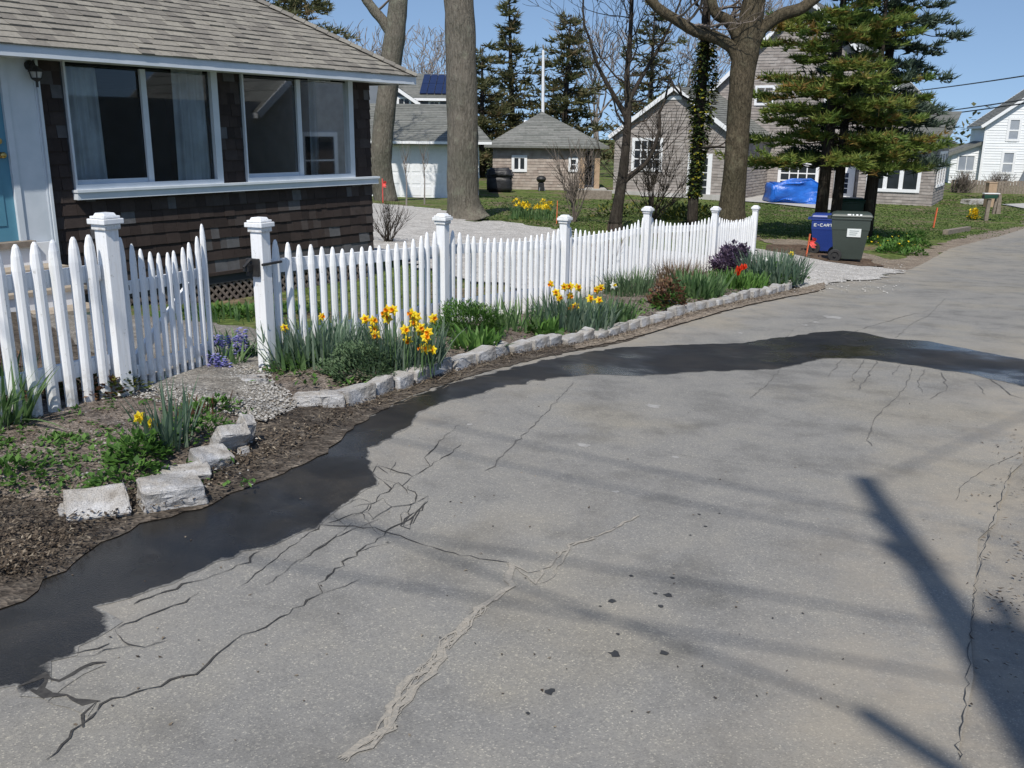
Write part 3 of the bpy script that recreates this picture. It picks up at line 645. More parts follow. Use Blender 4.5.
# ------------------------------------------------------------------ shingled and lapped surfaces
def clip_poly(poly, a, b_, c_):
    """keep side a*x+b*y+c>=0"""
    out = []
    for i in range(len(poly)):
        p, q = poly[i], poly[(i+1) % len(poly)]; fp, fq = a*p[0]+b_*p[1]+c_, a*q[0]+b_*q[1]+c_
        if fp >= 0: out.append(p)
        if fp*fq < 0:
            t = fp/(fp-fq); out.append((p[0]+(q[0]-p[0])*t, p[1]+(q[1]-p[1])*t))
    return out
def tabs(b, org, ax, up, nor, poly, course, wmin, wmax, lift, tones, holes=(), overlap=.0, zig=False):
    """cover a convex polygon (s,t coords along ax/up from org) with overlapping tabs, leaving rectangular holes (s0,s1,t0,t1)"""
    org, ax, up, nor = V(org), V(ax).normalized(), V(up).normalized(), V(nor).normalized()
    s0 = min(p[0] for p in poly); s1 = max(p[0] for p in poly); t0 = min(p[1] for p in poly); t1 = max(p[1] for p in poly)
    edges = []
    area = sum(poly[i][0]*poly[(i+1) % len(poly)][1]-poly[(i+1) % len(poly)][0]*poly[i][1] for i in range(len(poly)))
    sg = 1 if area > 0 else -1
    for i in range(len(poly)):
        p, q = poly[i], poly[(i+1) % len(poly)]; nx, ny = -(q[1]-p[1])*sg, (q[0]-p[0])*sg
        edges.append((nx, ny, -(nx*p[0]+ny*p[1])))
    t = t0
    while t < t1:
        s = s0-random.uniform(0, wmax); tt = min(t+course, t1+course)
        while s < s1:
            w = random.uniform(wmin, wmax); tone = random.choice(tones)+random.uniform(-.06, .06)
            pieces = [(s, s+w, t, tt)]
            for (h0_, h1_, v0_, v1_) in holes:
                np_ = []
                for (a, c, e, f) in pieces:
                    if c <= h0_ or a >= h1_ or f <= v0_ or e >= v1_: np_.append((a, c, e, f)); continue
                    if a < h0_: np_.append((a, h0_, e, f))
                    if c > h1_: np_.append((h1_, c, e, f))
                    if e < v0_: np_.append((max(a, h0_), min(c, h1_), e, v0_))
                    if f > v1_: np_.append((max(a, h0_), min(c, h1_), v1_, f))
                pieces = np_
            lf = lift*random.uniform(.6, 1.3)*(1.5 if (zig and random.random() < .5) else 1)
            gap = .0015
            for (a, c, e, f) in pieces:
                dz = random.uniform(0, .008) if not zig else 0
                pl = [(a+gap, e-dz), (c-gap, e-dz), (c-gap, f), (a+gap, f)]
                for E_ in edges:
                    pl = clip_poly(pl, *E_)
                    if len(pl) < 3: break
                if len(pl) < 3: continue
                # thickness: lower edge lifted
                pts = []
                for (x, y) in pl:
                    k = 1-(y-t)/max(course, 1e-6); pts.append(org+ax*x+up*y+nor*(.002+lf*max(0, min(1.1, k))))
                m = len(pl); low = [org+ax*x+up*y for (x, y) in pl]
                fs = [tuple(range(m))]
                for i in range(m):
                    j = (i+1) % m; fs.append((i, m+i, m+j, j))
                b.add(pts+low, fs, tone)
            s += w
        t += course
def laps(b, org, ax, nor, s0, s1, z0, z1, course, lift=.014, poly=None):
    """clapboards: long bevelled boards (optionally clipped to polygon)"""
    tabs(b, org, ax, UP, nor, poly or [(s0, z0), (s1, z0), (s1, z1), (s0, z1)], course, 60, 60, lift, [.5])

# ------------------------------------------------------------------ cottage on the left
cu = V((.571, .821, 0)).normalized(); cn = V((cu.y, -cu.x, 0))
Lp = V(atY(80, 199.8, 9.7)); Lp.z = 0
def wall_s(px, py=150, off=0.0):
    """distance along the cottage's front wall (offset outward) at which a sight line meets it"""
    v = ray(px, py); o = Lp+cn*off
    t = ((o.x-0)*cn.x+(o.y-0)*cn.y)/(v[0]*cn.x+v[1]*cn.y)
    p = CAM+v*t; return (V((p[0], p[1], 0))-o).dot(cu), p[2]
sc = wall_s(370.5, 150)[0]                     # right corner
zs_top = (wall_s(80, 190.5)[1]+wall_s(372, 177)[1])/2+.01   # sill top
zs = (wall_s(80.5, 199.8, .05)[1]+wall_s(372.7, 183.6, .05)[1])/2   # sill bottom
OV = .46
ze = (wall_s(119.6, 62.2, OV)[1]+wall_s(300, 75.7, OV)[1])/2        # fascia bottom
zf = ze+.115
zdoor = wall_s(20, 240)[1]
print('cottage', sc, zs, zs_top, ze, zdoor)
def W(s, z, o=0.0): return Lp+cu*s+cn*o+UP*z
gz = -.55
ct = thing('shingled_cottage', W(0, H(*W(0, 0).xy)), 'dark shingled cottage with tan shingle roof and two wide white windows at the left', 'house')
sL = -5.0; DEP = 7.5; zt_ = ze+.03
b = MB()   # structural shell (open room behind windows)
w1 = (wall_s(66.5, 120)[0], wall_s(217.5, 120)[0]); w2 = (wall_s(242, 120)[0], wall_s(351.5, 120)[0])
zw1 = zt_-.10; zw0 = zs_top
zw1 = ze+.03
def wallseg(s0, s1, z0, z1): b.box(W((s0+s1)/2, (z0+z1)/2, -.06), cu*(s1-s0)/2, cn*.06, UP*(z1-z0)/2)
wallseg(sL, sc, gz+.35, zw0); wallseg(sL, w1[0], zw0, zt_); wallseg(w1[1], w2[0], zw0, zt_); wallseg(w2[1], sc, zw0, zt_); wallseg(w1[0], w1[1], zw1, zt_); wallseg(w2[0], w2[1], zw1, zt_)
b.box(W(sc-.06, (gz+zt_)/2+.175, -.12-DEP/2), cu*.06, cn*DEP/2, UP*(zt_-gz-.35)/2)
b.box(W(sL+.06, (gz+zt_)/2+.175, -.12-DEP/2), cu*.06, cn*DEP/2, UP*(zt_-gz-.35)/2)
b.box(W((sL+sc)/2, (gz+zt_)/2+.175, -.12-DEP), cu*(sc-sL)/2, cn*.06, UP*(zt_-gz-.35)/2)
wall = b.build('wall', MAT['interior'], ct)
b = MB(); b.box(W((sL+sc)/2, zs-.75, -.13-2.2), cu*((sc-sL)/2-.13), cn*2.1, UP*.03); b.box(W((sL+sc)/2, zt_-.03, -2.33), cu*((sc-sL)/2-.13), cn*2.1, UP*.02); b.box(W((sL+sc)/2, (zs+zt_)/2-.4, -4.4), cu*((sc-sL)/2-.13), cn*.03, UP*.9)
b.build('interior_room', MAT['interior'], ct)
sd1 = wall_s(14, 150)[0]; spanel = wall_s(44, 150)[0]; spanel_l = wall_s(12.5, 150)[0]
print('door edge', sd1, 'panel', spanel_l, spanel, 'w', w1, w2)
b = MB(); zb0 = zs-.62
HO = [(w1[0]-.02, w1[1]+.02, zw0-.02, zt_+1), (w2[0]-.02, w2[1]+.02, zw0-.02, zt_+1), (-9, spanel, zb0-1, zt_+1)]
zlow = wall_s(230, 258)[1]
tabs(b, W(0, 0, 0), cu, UP, cn, [(sL, zlow), (sc, zlow), (sc, zt_), (sL, zt_)], .128, .09, .21, .014, [.1, .3, .3, .45, .5, .55, .2, .4, .25, .7, .92], HO)
tabs(b, W(sc, 0, 0), -cn, UP, cu, [(0, zlow), (DEP, zlow), (DEP, zt_), (0, zt_)], .128, .09, .21, .014, [.1, .3, .45, .5, .6, .2, .75])
b.build('wall_shingles', MAT['shingle_wall'], ct)
b = MB(); tabs(b, W(0, 0, .0), cu, UP, cn, [(spanel, zlow-.15), (sc, zlow-.15), (sc, zlow), (spanel, zlow)], .15, .1, .2, .014, [.8, .9, 1.0, .7]); b.box(W((spanel+sc)/2, zlow-.165, .012), cu*(sc-spanel)/2, cn*.02, UP*.02)  # paler tones paint the sunlit band along the foot of the wall
b.build('sunlit_bottom_course', MAT['shingle_wall'], ct)
# skirt lattice
b = MB(); zl1 = zlow-.185; zl0 = zl1-.55; sa, sb = spanel+.02, sc-.03; step_ = .105
for i in range(int((sb-sa+.6)/step_)):
    for dr in (1, -1):
        s0 = sa-.55+i*step_ if dr == 1 else sa+i*step_
        a = [s0, zl0]; c = [s0+.55, zl1]
        if dr == -1: a = [s0, zl1]; c = [s0+.55, zl0]
        for (u0, u1) in ((a, c),):
            t0 = max(0, (sa-u0[0])/.55); t1 = min(1, (sb-u0[0])/.55)
            if t1-t0 < .02: continue
            A = [u0[0]+.55*t0, u0[1]+(u1[1]-u0[1])*t0]; B_ = [u0[0]+.55*t1, u0[1]+(u1[1]-u0[1])*t1]
            b.bar(W(A[0], A[1], -.02 if dr == 1 else -.012), W(B_[0], B_[1], -.02 if dr == 1 else -.012), .007, .030, up=cn.cross(cu))
lat = b.build('lattice_skirt', MAT['lattice'], ct)
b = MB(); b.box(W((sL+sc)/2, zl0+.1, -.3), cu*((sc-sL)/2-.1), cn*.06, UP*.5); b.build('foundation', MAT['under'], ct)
# windows
def slider(s0, s1, curtains):
    f = MB(); z0, z1 = zw0, zw1; fw_ = .035
    def bx(mb, a, c, e, g, o, dp): mb.box(W((a+c)/2, (e+g)/2, o), cu*(c-a)/2, cn*dp, UP*(g-e)/2)
    bx(f, s0, s0+.022, z0, z1, .012, .03); bx(f, s1-.085, s1, z0, z1, .012, .03); bx(f, s0+.022, s1-.085, z0, z0+.05, .012, .029)
    fo = f.build('window', MAT['trimblue'], ct)
    mid = (s0+s1)/2-.02
    sh1 = MB(); bx(sh1, mid-.03, mid+.035, z0+.05, z1-.05, -.005, .018); bx(sh1, s0+.022, mid-.03, z0+.05, z0+.095, -.02, .012)
    sh1.build('sash', MAT['trimblue'], fo)
    g = MB(); bx(g, s0+.022, mid-.03, z0+.095, z1-.05, -.030, .002); bx(g, mid+.035, s1-.085, z0+.05, z1-.05, -.012, .002); g.build('pane', MAT['glass'], fo)
    for (a, c, dp) in curtains:
        m = MB(); k = int((c-a)/.012)+1; pr = []
        for i in range(k+1):
            s = a+(c-a)*i/k; o = -dp+.028*math.sin(s*62+.9*math.sin(s*9))+.012*math.sin(s*131)
            pr.append((s, o))
        vs = [W(s, z1-.02, o) for s, o in pr]+[W(s+.10*(s-(a+c)/2), z0-.3, o*1.0) for s, o in pr]
        m.add(vs, [(i, i+1, k+2+i, k+1+i) for i in range(k)])
        vs2 = [V(v)-cn*.003 for v in vs]; m.add(vs2, [(k+1+i, k+2+i, i+1, i) for i in range(k)])
        m.build('curtain', MAT['curtain'], fo, smooth=True)
    return fo
wl = w1[1]-w1[0]
slider(w1[0], w1[1], [(w1[0]+.0, w1[0]+.30*wl, .28), (w1[0]+.72*wl, w1[0]+.95*wl, .075)])
wl = w2[1]-w2[0]
slider(w2[0], w2[1], [(w2[0]+.62*wl, w2[0]+.84*wl, .075)])
b = MB(); b.box(W((w1[0]-.02+sc+.05)/2, (zs+zs_top)/2-.01, .035), cu*(sc+.05-w1[0]+.02)/2, cn*.055, UP*(zs_top-zs)/2*.8); b.box(W((w1[0]-.03+sc+.06)/2, zs_top-.012, .05), cu*(sc+.06-w1[0]+.03)/2, cn*.062, UP*.013)
b.build('window_sill', MAT['trimblue'], ct)
# door, its wide pilaster, lamp, threshold, steps
b = MB(); zd1 = zdoor+2.03
b.box(W((spanel_l+spanel)/2, (zdoor-.2+zt_)/2, .02), cu*(spanel-spanel_l)/2, cn*.022, UP*(zt_-zdoor+.2)/2)
b.box(W(spanel_l+.27, (zdoor-.2+zt_)/2, .045), cu*.006, cn*.004, UP*(zt_-zdoor+.2)/2)
b.box(W(spanel_l-.03, (zdoor-.2+zt_)/2, .03), cu*.03, cn*.03, UP*(zt_-zdoor+.2)/2)
b.box(W(spanel-.01, (zdoor-.3+zt_)/2, .03), cu*.014, cn*.034, UP*(zt_-zdoor+.3)/2)
b.build('door_trim', MAT['trimblue'], ct)
b = MB(); sdr = spanel_l-.06; b.box(W(sdr-.45, (zdoor+zd1)/2, .0), cu*.45, cn*.022, UP*1.015)
for (a, c, e, f) in ((-.80, -.50, .15, .85), (-.40, -.10, .15, .85), (-.80, -.50, 1.0, 1.85), (-.40, -.10, 1.0, 1.85)):
    b.box(W(sdr+(a+c)/2, zdoor+(e+f)/2, .024), cu*(c-a)/2, cn*.006, UP*(f-e)/2)
dr = b.build('door', MAT['door'], ct)
kz = wall_s(7, 155)[1]; b = MB(); b.lathe(W(sdr-.075, kz, .022), [(.03, 0), (.03, .008), (.012, .012), (.012, .04), (.028, .05), (.03, .065), (.018, .075)], 14, cn); b.build('door_knob', MAT['brass'], dr, smooth=True)
b = MB(); b.lathe(W(sdr-.075, kz+.13, .022), [(.03, 0), (.028, .018), (.01, .02)], 14, cn); b.build('deadbolt', MAT['brass'], dr)
sl_, zl_ = wall_s(33, 72, .1); b = MB()
b.lathe(W(sl_, zl_+.06, .045), [(.05, 0), (.05, .015), (.02, .02)], 12, cn); b.tube([W(sl_, zl_+.06, .05), W(sl_, zl_+.10, .12), W(sl_, zl_+.05, .15)], .009, 6)
b.lathe(W(sl_, zl_-.14, .15), [(.012, 0), (.012, .05), (.045, .07), (.05, .085)], 8); b.lathe(W(sl_, zl_+.0, .15), [(.075, 0), (.07, .01), (.03, .05), (.012, .06)], 8)
for k in range(6):
    a = k*math.pi/3; b.tube([W(sl_, zl_-.06, .15)+V((math.cos(a)*.05, math.sin(a)*.05, 0)), W(sl_, zl_+.005, .15)+V((math.cos(a)*.068, math.sin(a)*.068, 0))], .005, 4)
lamp = b.build('porch_lamp', MAT['black'], ct)
b = MB(); b.lathe(W(sl_, zl_-.055, .15), [(.042, 0), (.06, .055)], 8); b.build('lamp_glass', plain('frosted_lamp_glass', (.5, .5, .48), None, 5, .3, 0), lamp)
b = MB(); b.box(W(sdr-.45, zdoor-.03, .06), cu*.55, cn*.09, UP*.028); b.build('threshold', MAT['wood_old'], ct)
st = [MB(), MB()]; zr = zdoor-.07; s_r = wall_s(99, 300, 1.0)[0]+.05; ng = 5
for k in range(ng):
    z = zr-.17*(k+1); o0 = .10+.28*k; 
    st[0].box(W(s_r-1.0, z-.017, o0+.15), cu*1.02, cn*.165, UP*.018)
    st[1].box(W(s_r-1.0, z-.105, o0+.275), cu*1.0, cn*.012, UP*.085)
st[1].box(W(s_r-1.0, zr-.07, .085), cu*1.05, cn*.012, UP*.11)
for e in (s_r-.03, s_r-1.99):
    st[1].prism([W(e, zr-.2, .10), W(e, zr-.2-.17*ng-.05, .10), W(e, zr-.2-.17*ng-.05, .1+.28*ng), W(e, zr-.17*ng-.12, .1+.28*ng)], cu*.03)
so = st[1].build('steps', MAT['white'], ct); st[0].build('tread', MAT['tread'], so)
# roof
cz = zf; k_ = .62
ec = W(sc+OV, cz, OV)          # outer corner
upf = (-cn+UP*k_).normalized(); nf = (cn*k_+UP).normalized(); upr = (-cu+UP*k_).normalized(); nr = (cu*k_+UP).normalized(); sl = math.sqrt(1+k_*k_)
HALF = DEP/2+OV; Lf = sc+OV-sL+.4
b = MB()
o = W(sc+OV, cz, OV)
ridge0 = o-cn*HALF-cu*HALF+UP*k_*HALF; ridge1 = W(sL-.4, cz, OV)-cn*HALF+UP*k_*HALF
A0 = W(sL-.4, cz, OV); Bk = W(sc+OV, cz, OV-2*HALF); Bk0 = W(sL-.4, cz, OV-2*HALF)
dn = UP*-.05
b.add([A0+dn, o+dn, ridge0+dn, ridge1+dn], [(0, 1, 2, 3)]); b.add([o+dn, Bk+dn, ridge0+dn], [(0, 1, 2)]); b.add([Bk+dn, Bk0+dn, ridge1+dn, ridge0+dn], [(0, 1, 2, 3)]); b.add([A0+dn*2, o+dn*2, Bk+dn*2, Bk0+dn*2], [(3, 2, 1, 0)])
roof = b.build('roof', MAT['interior'], ct)
b = MB()
tabs(b, o+nf*-.012-upf*.03, -cu, upf, nf, [(0, 0), (Lf, 0), (Lf, HALF*sl), (HALF, HALF*sl)], .118, .09, .24, .010, [.1, .3, .55, .8, .9, .65], zig=True)
b.build('roof_shingles', MAT['roof_tab'], roof)
b = MB()
tabs(b, o+nr*-.012-upr*.03, -cn, upr, nr, [(0, 0), (2*HALF, 0), (HALF, HALF*sl)], .135, .12, .36, .010, [.1, .3, .55, .8, .9, .65], zig=True)
b.build('roof_shingles', MAT['roof_tab'], roof)
b = MB(); hv = (ridge0-o); nh = int(hv.length/.16); hd = hv.normalized(); hs = hd.cross(UP).normalized(); hn = hs.cross(hd).normalized()
for i in range(nh):
    p = o+hd*.16*i; q = p+hd*.22
    for sgn in (1, -1):
        b.add([p+hn*.03, q+hn*.018, q+hs*sgn*.11-hn*.045*1.0+hn*.01, p+hs*sgn*.11-hn*.045+hn*.022], [(0, 1, 2, 3) if sgn == 1 else (3, 2, 1, 0)], random.choice([.3, .5, .7, .8]))
b.build('hip_cap', MAT['roof_tab'], roof)
b = MB(); b.box(W((sL-.4+sc+OV)/2, (ze+zf)/2-.01, OV-.012), cu*Lf/2, cn*.012, UP*(zf-ze)/2); b.box(W(sc+OV-.012, (ze+zf)/2-.01, OV-HALF-.012), cu*.012, cn*(HALF-.012), UP*(zf-ze)/2)
b.build('fascia', MAT['trimblue'], roof)
b = MB(); b.box(W((sL+sc)/2+.2, ze+.012, OV/2-.02), cu*((sc-sL)/2+.2), cn*(OV/2-.02), UP*.01); b.build('soffit', MAT['trimblue'], roof)

# ------------------------------------------------------------------ granite kerb blocks and loose stones
def stone_mesh(name, size, parent_loc, yaw, tilt=(0, 0), seed=0, label='', cat='stone', group=None, rough=.012, sub=3, chop=0.0):
    rnd = random.Random(seed); bm = bmesh.new(); bmesh.ops.create_cube(bm, size=1)
    bmesh.ops.scale(bm, vec=size, verts=bm.verts)
    for v in bm.verts:
        v.co.x *= rnd.uniform(.88, 1.05); v.co.y *= rnd.uniform(.88, 1.06); v.co.z *= rnd.uniform(.85, 1.08)
        if chop and rnd.random() < chop: v.co *= rnd.uniform(.72, .95)
    bmesh.ops.bevel(bm, geom=list(bm.edges), offset=min(size)*.08, segments=2, affect='EDGES', profile=.5)
    bmesh.ops.triangulate(bm, faces=bm.faces)
    for _ in range(sub):
        es = [e for e in bm.edges if e.calc_length() > .035]
        if es: bmesh.ops.subdivide_edges(bm, edges=es, cuts=1)
        bmesh.ops.triangulate(bm, faces=[f for f in bm.faces if len(f.verts) > 3])
    bm.normal_update()
    for v in bm.verts:
        q = v.co*22+V((seed*3.1, seed*1.7, 0))
        n_ = math.sin(q.x*1.1+2*math.sin(q.y*.7))*math.sin(q.y*1.3+1.7*math.sin(q.z))+.6*math.sin(q.z*2.3+q.x)
        v.co += v.normal*(rough*.35*n_+rnd.gauss(0, rough*.18))
    bmesh.ops.rotate(bm, matrix=Matrix.Rotation(tilt[0], 3, 'X') @ Matrix.Rotation(tilt[1], 3, 'Y'), verts=bm.verts)
    bmesh.ops.rotate(bm, matrix=Matrix.Rotation(yaw, 3, 'Z'), verts=bm.verts)
    me = bpy.data.meshes.new(name); bm.to_mesh(me); bm.free(); me.materials.append(MAT['granite'])
    o = bpy.data.objects.new(name, me); COL.objects.link(o); o.location = parent_loc
    return tag(o, label, cat, group)
kl = [G(*p) for p in [(345,411),(380,401),(410,390),(440,379),(470,369),(500,361),(540,352),(580,346),(612,339),(650,328),(690,315),(720,308),(745,302),(775,296),(790,291),(797,285)]]
seg = [0]
for i in range(1, len(kl)): seg.append(seg[-1]+(kl[i].xy-kl[i-1].xy).length)
def along(pl, seg, s):
    s = max(0, min(s, seg[-1]-1e-6))
    for i in range(len(seg)-1):
        if seg[i+1] >= s:
            t = (s-seg[i])/(seg[i+1]-seg[i]); p = pl[i].lerp(pl[i+1], t); d = (pl[i+1]-pl[i]); return p, math.atan2(d.y, d.x)
ORD = 'first second third fourth fifth sixth seventh eighth ninth tenth eleventh twelfth thirteenth fourteenth fifteenth sixteenth seventeenth eighteenth nineteenth twentieth twenty-first twenty-second twenty-third twenty-fourth twenty-fifth twenty-sixth twenty-seventh twenty-eighth twenty-ninth thirtieth thirty-first thirty-second thirty-third thirty-fourth thirty-fifth thirty-sixth thirty-seventh thirty-eighth thirty-ninth fortieth'.split()
s = 0; ks = 0
while s < seg[-1]-.1 and ks < 40:
    ln = random.uniform(.19, .31); p, a = along(kl, seg, s+ln/2)
    p = p+V((-math.sin(a), math.cos(a), 0))*(.055+random.uniform(-.018, .018)); z = H(p.x, p.y)
    gp = random.uniform(.012, .034)
    stone_mesh('kerb_stone', (ln-gp, random.uniform(.10, .14), random.uniform(.12, .15)), (p.x, p.y, z+.040+random.uniform(-.02, .012)), a+random.gauss(0, .05), (random.gauss(0, .06), random.gauss(0, .05)), ks+1,
               'rough granite kerb block edging the flower bed, %s from the gate end' % ORD[ks], 'kerb stone', 'granite kerb blocks along the flower bed', rough=.006)
    s += ln; ks += 1
LS = [((92,526), (.235,.15,.07), .40, (.62,.05), 'flat pale granite slab leaning on the soil, lowest in the row by the wet road'),
      ((167,515), (.255,.15,.105), .50, (.14,-.02), 'large squared granite block with clean front face at the wet road edge'),
      ((180,490), (.22,.14,.05), .45, (.2,.05), 'flat granite piece lying just behind the large squared block'),
      ((209,476), (.17,.13,.075), .75, (.3,.05), 'smaller angular granite block between the squared block and the tilted slab'),
      ((229,461), (.17,.07,.155), .8, (.55,.12), 'tilted granite slab propped up at the end of the left bed'),
      ((245,452), (.075,.08,.16), .7, (.35,.2), 'narrow upright granite stone touching the tilted slab'),
      ((312,411), (.22,.13,.06), .1, (0,0), 'low flat stone half buried before the first kerb block, nearer the gate'),
      ((331,412), (.13,.10,.08), .3, (.1,0), 'small pale stone half buried beside the first kerb block'),
      ((246,390), (.22,.16,.03), .4, (0,0), 'thin pale flagstone set in gravel by the gate post'),
      ((67,524), (.07,.05,.04), .2, (0,0), 'small stone chip beside the flat leaning slab'),
      ((243,461), (.05,.04,.04), .9, (0,0), 'small white pebble at the foot of the narrow upright stone')]
for i, (px, sz, yaw, tl, lb) in enumerate(LS):
    p = G(*px); p2 = p+V((0, sz[1]*.45, 0)); z = H(p2.x, p2.y)
    stone_mesh('granite_stone', sz, (p2.x, p2.y, z+.035+sz[2]*.36), yaw, tl, 50+i, lb, 'stone', None, rough=.009, sub=3, chop=.12)

# ------------------------------------------------------------------ plants
def blade(b, base, az, L_, w, lean, droop, tone, seg_=4, twist=0):
    d = V((math.cos(az), math.sin(az), 0)); sd = V((-d.y, d.x, 0)); p = V(base); th = lean; vs = []
    for i in range(seg_+1):
        t = i/seg_; ww = w*(1-t**2.2)*.5+.0006; s2 = sd*math.cos(twist*t)+d*math.sin(twist*t)
        vs += [p-s2*ww, p+s2*ww]; p = p+(d*math.sin(th)+UP*math.cos(th))*(L_/seg_); th += droop/seg_
    b.add(vs, [(2*i, 2*i+1, 2*i+3, 2*i+2) for i in range(seg_)], tone)
    return p
def leaf(b, base, dirv, L_, w, tone, curl=.2):
    d = V(dirv).normalized(); s2 = d.cross(UP)
    if s2.length < 1e-4: s2 = V((1, 0, 0))
    s2.normalize(); nn = s2.cross(d); base = V(base)
    b.add([base, base+d*L_*.45+s2*w/2+nn*curl*w*.4, base+d*L_-nn*curl*L_*.4, base+d*L_*.45-s2*w/2+nn*curl*w*.4], [(0, 1, 2, 3)], tone)
def rnd_dir(up=.4):
    a = random.uniform(0, 2*math.pi); z = random.uniform(up-.6, 1); r = math.sqrt(max(0, 1-z*z)) if abs(z) < 1 else 0
    return V((r*math.cos(a), r*math.sin(a), z))
def ell(c, rx, ry, yaw):
    a = random.uniform(0, 2*math.pi); r = math.sqrt(random.random()); x, y = rx*r*math.cos(a), ry*r*math.sin(a)
    return V((c[0]+x*math.cos(yaw)-y*math.sin(yaw), c[1]+x*math.sin(yaw)+y*math.cos(yaw), 0))
YB = .9   # direction of the bed
SOIL = .07
def ground(p, off=None): return V((p.x, p.y, H(p.x, p.y)+(SOIL if off is None else off)))
def straps(parent, c, rx, ry, n, L_, w, mat, name='leaves', yaw=YB, lean=.35, droop=.9, off=None):
    b = MB()
    for _ in range(n):
        p = ground(ell(c, rx, ry, yaw), off); out = V((p.x-c[0], p.y-c[1], 0)); az = math.atan2(out.y, out.x)+random.gauss(0, .8)
        blade(b, p, az, L_*random.uniform(.55, 1.1), w*random.uniform(.7, 1.2), abs(random.gauss(.08, lean*.6)), abs(random.gauss(.2, droop*.5)), random.random(), 4, random.gauss(0, .6))
    return b.build(name, mat, parent)
def daffodil(parent, base, h, face, petal, cup, size=.072, nod=.15):
    """stem, six petals and a trumpet facing direction `face`"""
    b = MB(); base = V(base); f = V(face).normalized(); top = base+UP*h+V((random.gauss(0, .02), random.gauss(0, .02), 0))
    b.tube([base, base.lerp(top, .6)+V((random.gauss(0, .006),)*3), top-f*.012], .0028, 5, .5)
    fl = b.build('flower', MAT['blade'], parent)
    a = f.orthogonal().normalized(); c = f.cross(a); p = MB()
    for k in range(6):
        q = k*math.pi/3+random.gauss(0, .06); r = a*math.cos(q)+c*math.sin(q); s2 = f.cross(r); R_ = size*.5*random.uniform(.9, 1.08)
        back = f*(-.15*R_ if k % 2 else -.05*R_)
        p.add([top, top+r*R_*.5+s2*R_*.34+back*.4, top+r*R_+back, top+r*R_*.5-s2*R_*.34+back*.4, top+r*R_*.55+f*.004], [(0, 1, 4), (1, 2, 4), (2, 3, 4), (3, 0, 4)], random.random())
    p.build('petals', petal, fl)
    t = MB(); n = 9; r0, r1 = size*.10, size*.17; ln = size*.34; vs = []
    for i in range(n):
        q = 2*math.pi*i/n; e = a*math.cos(q)+c*math.sin(q); k = r1*(1.1 if i % 2 else .95)
        vs += [top+e*r0, top+f*ln*.8+e*r0*1.15, top+f*ln+e*k]
    fs = []
    for i in range(n):
        j = (i+1) % n; fs += [(3*i, 3*j, 3*j+1, 3*i+1), (3*i+1, 3*j+1, 3*j+2, 3*i+2)]
    t.add(vs, fs, random.random()); t.build('trumpet', cup, fl)
def mound(parent, c, rx, ry, h, n, lf, w, mat, name='foliage', yaw=YB, off=None, core=True):
    b = MB(); z0 = H(c[0], c[1])+(SOIL if off is None else off)
    lump = [(random.uniform(0, 6.28), random.uniform(.75, 1.12)) for _ in range(7)]
    for _ in range(n):
        d = rnd_dir(.35); d.z = abs(d.z); k = random.uniform(.55, 1.0)**.6
        g = 1+.16*math.sin(5*math.atan2(d.y, d.x)+lump[0][0])+.12*math.sin(9*d.z+3*d.x+lump[1][0])
        x, y = d.x*rx*k*g, d.y*ry*k*g
        p = V((c[0]+x*math.cos(yaw)-y*math.sin(yaw), c[1]+x*math.sin(yaw)+y*math.cos(yaw), z0+d.z*h*k*g))
        dd = (d+rnd_dir(.3)*.8); leaf(b, p, dd, lf*random.uniform(.6, 1.2), w*random.uniform(.7, 1.2), random.random()*.75+.25*k*random.random())
    return b.build(name, mat, parent)
def plant(px, label, cat, name, group=None):
    p = G(*px); return thing(name, (p.x, p.y, H(p.x, p.y)), label, cat, group), p
def px_dir(): return V((-.25+random.gauss(0, .5), -1, .15+random.gauss(0, .25)))
def flowers_at(t, c, pix, petal, cup, size, h0=None):
    for (px, py) in pix:
        # the bloom stands where its sight line crosses the clump's depth
        Y = c.y+random.uniform(-.30, -.06); q = atY(px, py, Y); gx = q[0]+random.gauss(0, .03); gz_ = H(gx, Y)+SOIL
        daffodil(t, (gx, Y, gz_), max(.12, q[2]-gz_), px_dir(), petal, cup, size)
# big clump by the gate end of the bed
t, c = plant((400,377), 'large daffodil clump with many yellow and orange blooms beside the low grey green bush', 'daffodils', 'daffodil_clump')
straps(t, c, .34, .24, 380, .31, .017, MAT['blade_blue'], lean=.4)
flowers_at(t, c, [(374,322),(379,313),(390,310),(398,310),(391,319),(373,328),(381,336),(404,330),(405,341),(414,317),(421,317),(427,318),(420,328),(424,333),(417,338),(416,348),(424,348),(434,349),(364,319),(428,330),(396,313),(411,322)], MAT['yellow'], MAT['orange'], .078)
t, c = plant((322,372), 'wide clump of blue green strap leaves with two orange blooms next to the gate post', 'daffodils', 'daffodil_clump')
straps(t, c, .44, .24, 400, .31, .018, MAT['blade_blue'], lean=.35)
flowers_at(t, c, [(288,327),(332,316)], MAT['yellow'], MAT['orange'], .062)
t, c = plant((300,378), 'low tuft of broad green leaves at the foot of the gate post', 'plant', 'leafy_plant')
straps(t, c, .20, .12, 70, .17, .030, MAT['blade'], lean=.7, droop=1.2); mound(t, c, .26, .14, .06, 260, .03, .02, MAT['mound'])
t, c = plant((362,386), 'low grey green bushy plant at the kerb in front of the daffodils', 'bush', 'low_bush'); mound(t, c, .27, .20, .19, 3600, .030, .015, MAT['sage'])
t, c = plant((467,343), 'rounded fine leaved green bush between the two big daffodil clumps', 'bush', 'low_bush'); mound(t, c, .34, .25, .27, 6500, .034, .010, MAT['mound'])
t, c = plant((478,357), 'low rosette of broad pale green leaves below the rounded bush', 'plant', 'leafy_plant'); straps(t, c, .22, .13, 60, .20, .045, MAT['mound'], lean=.9, droop=1.0)
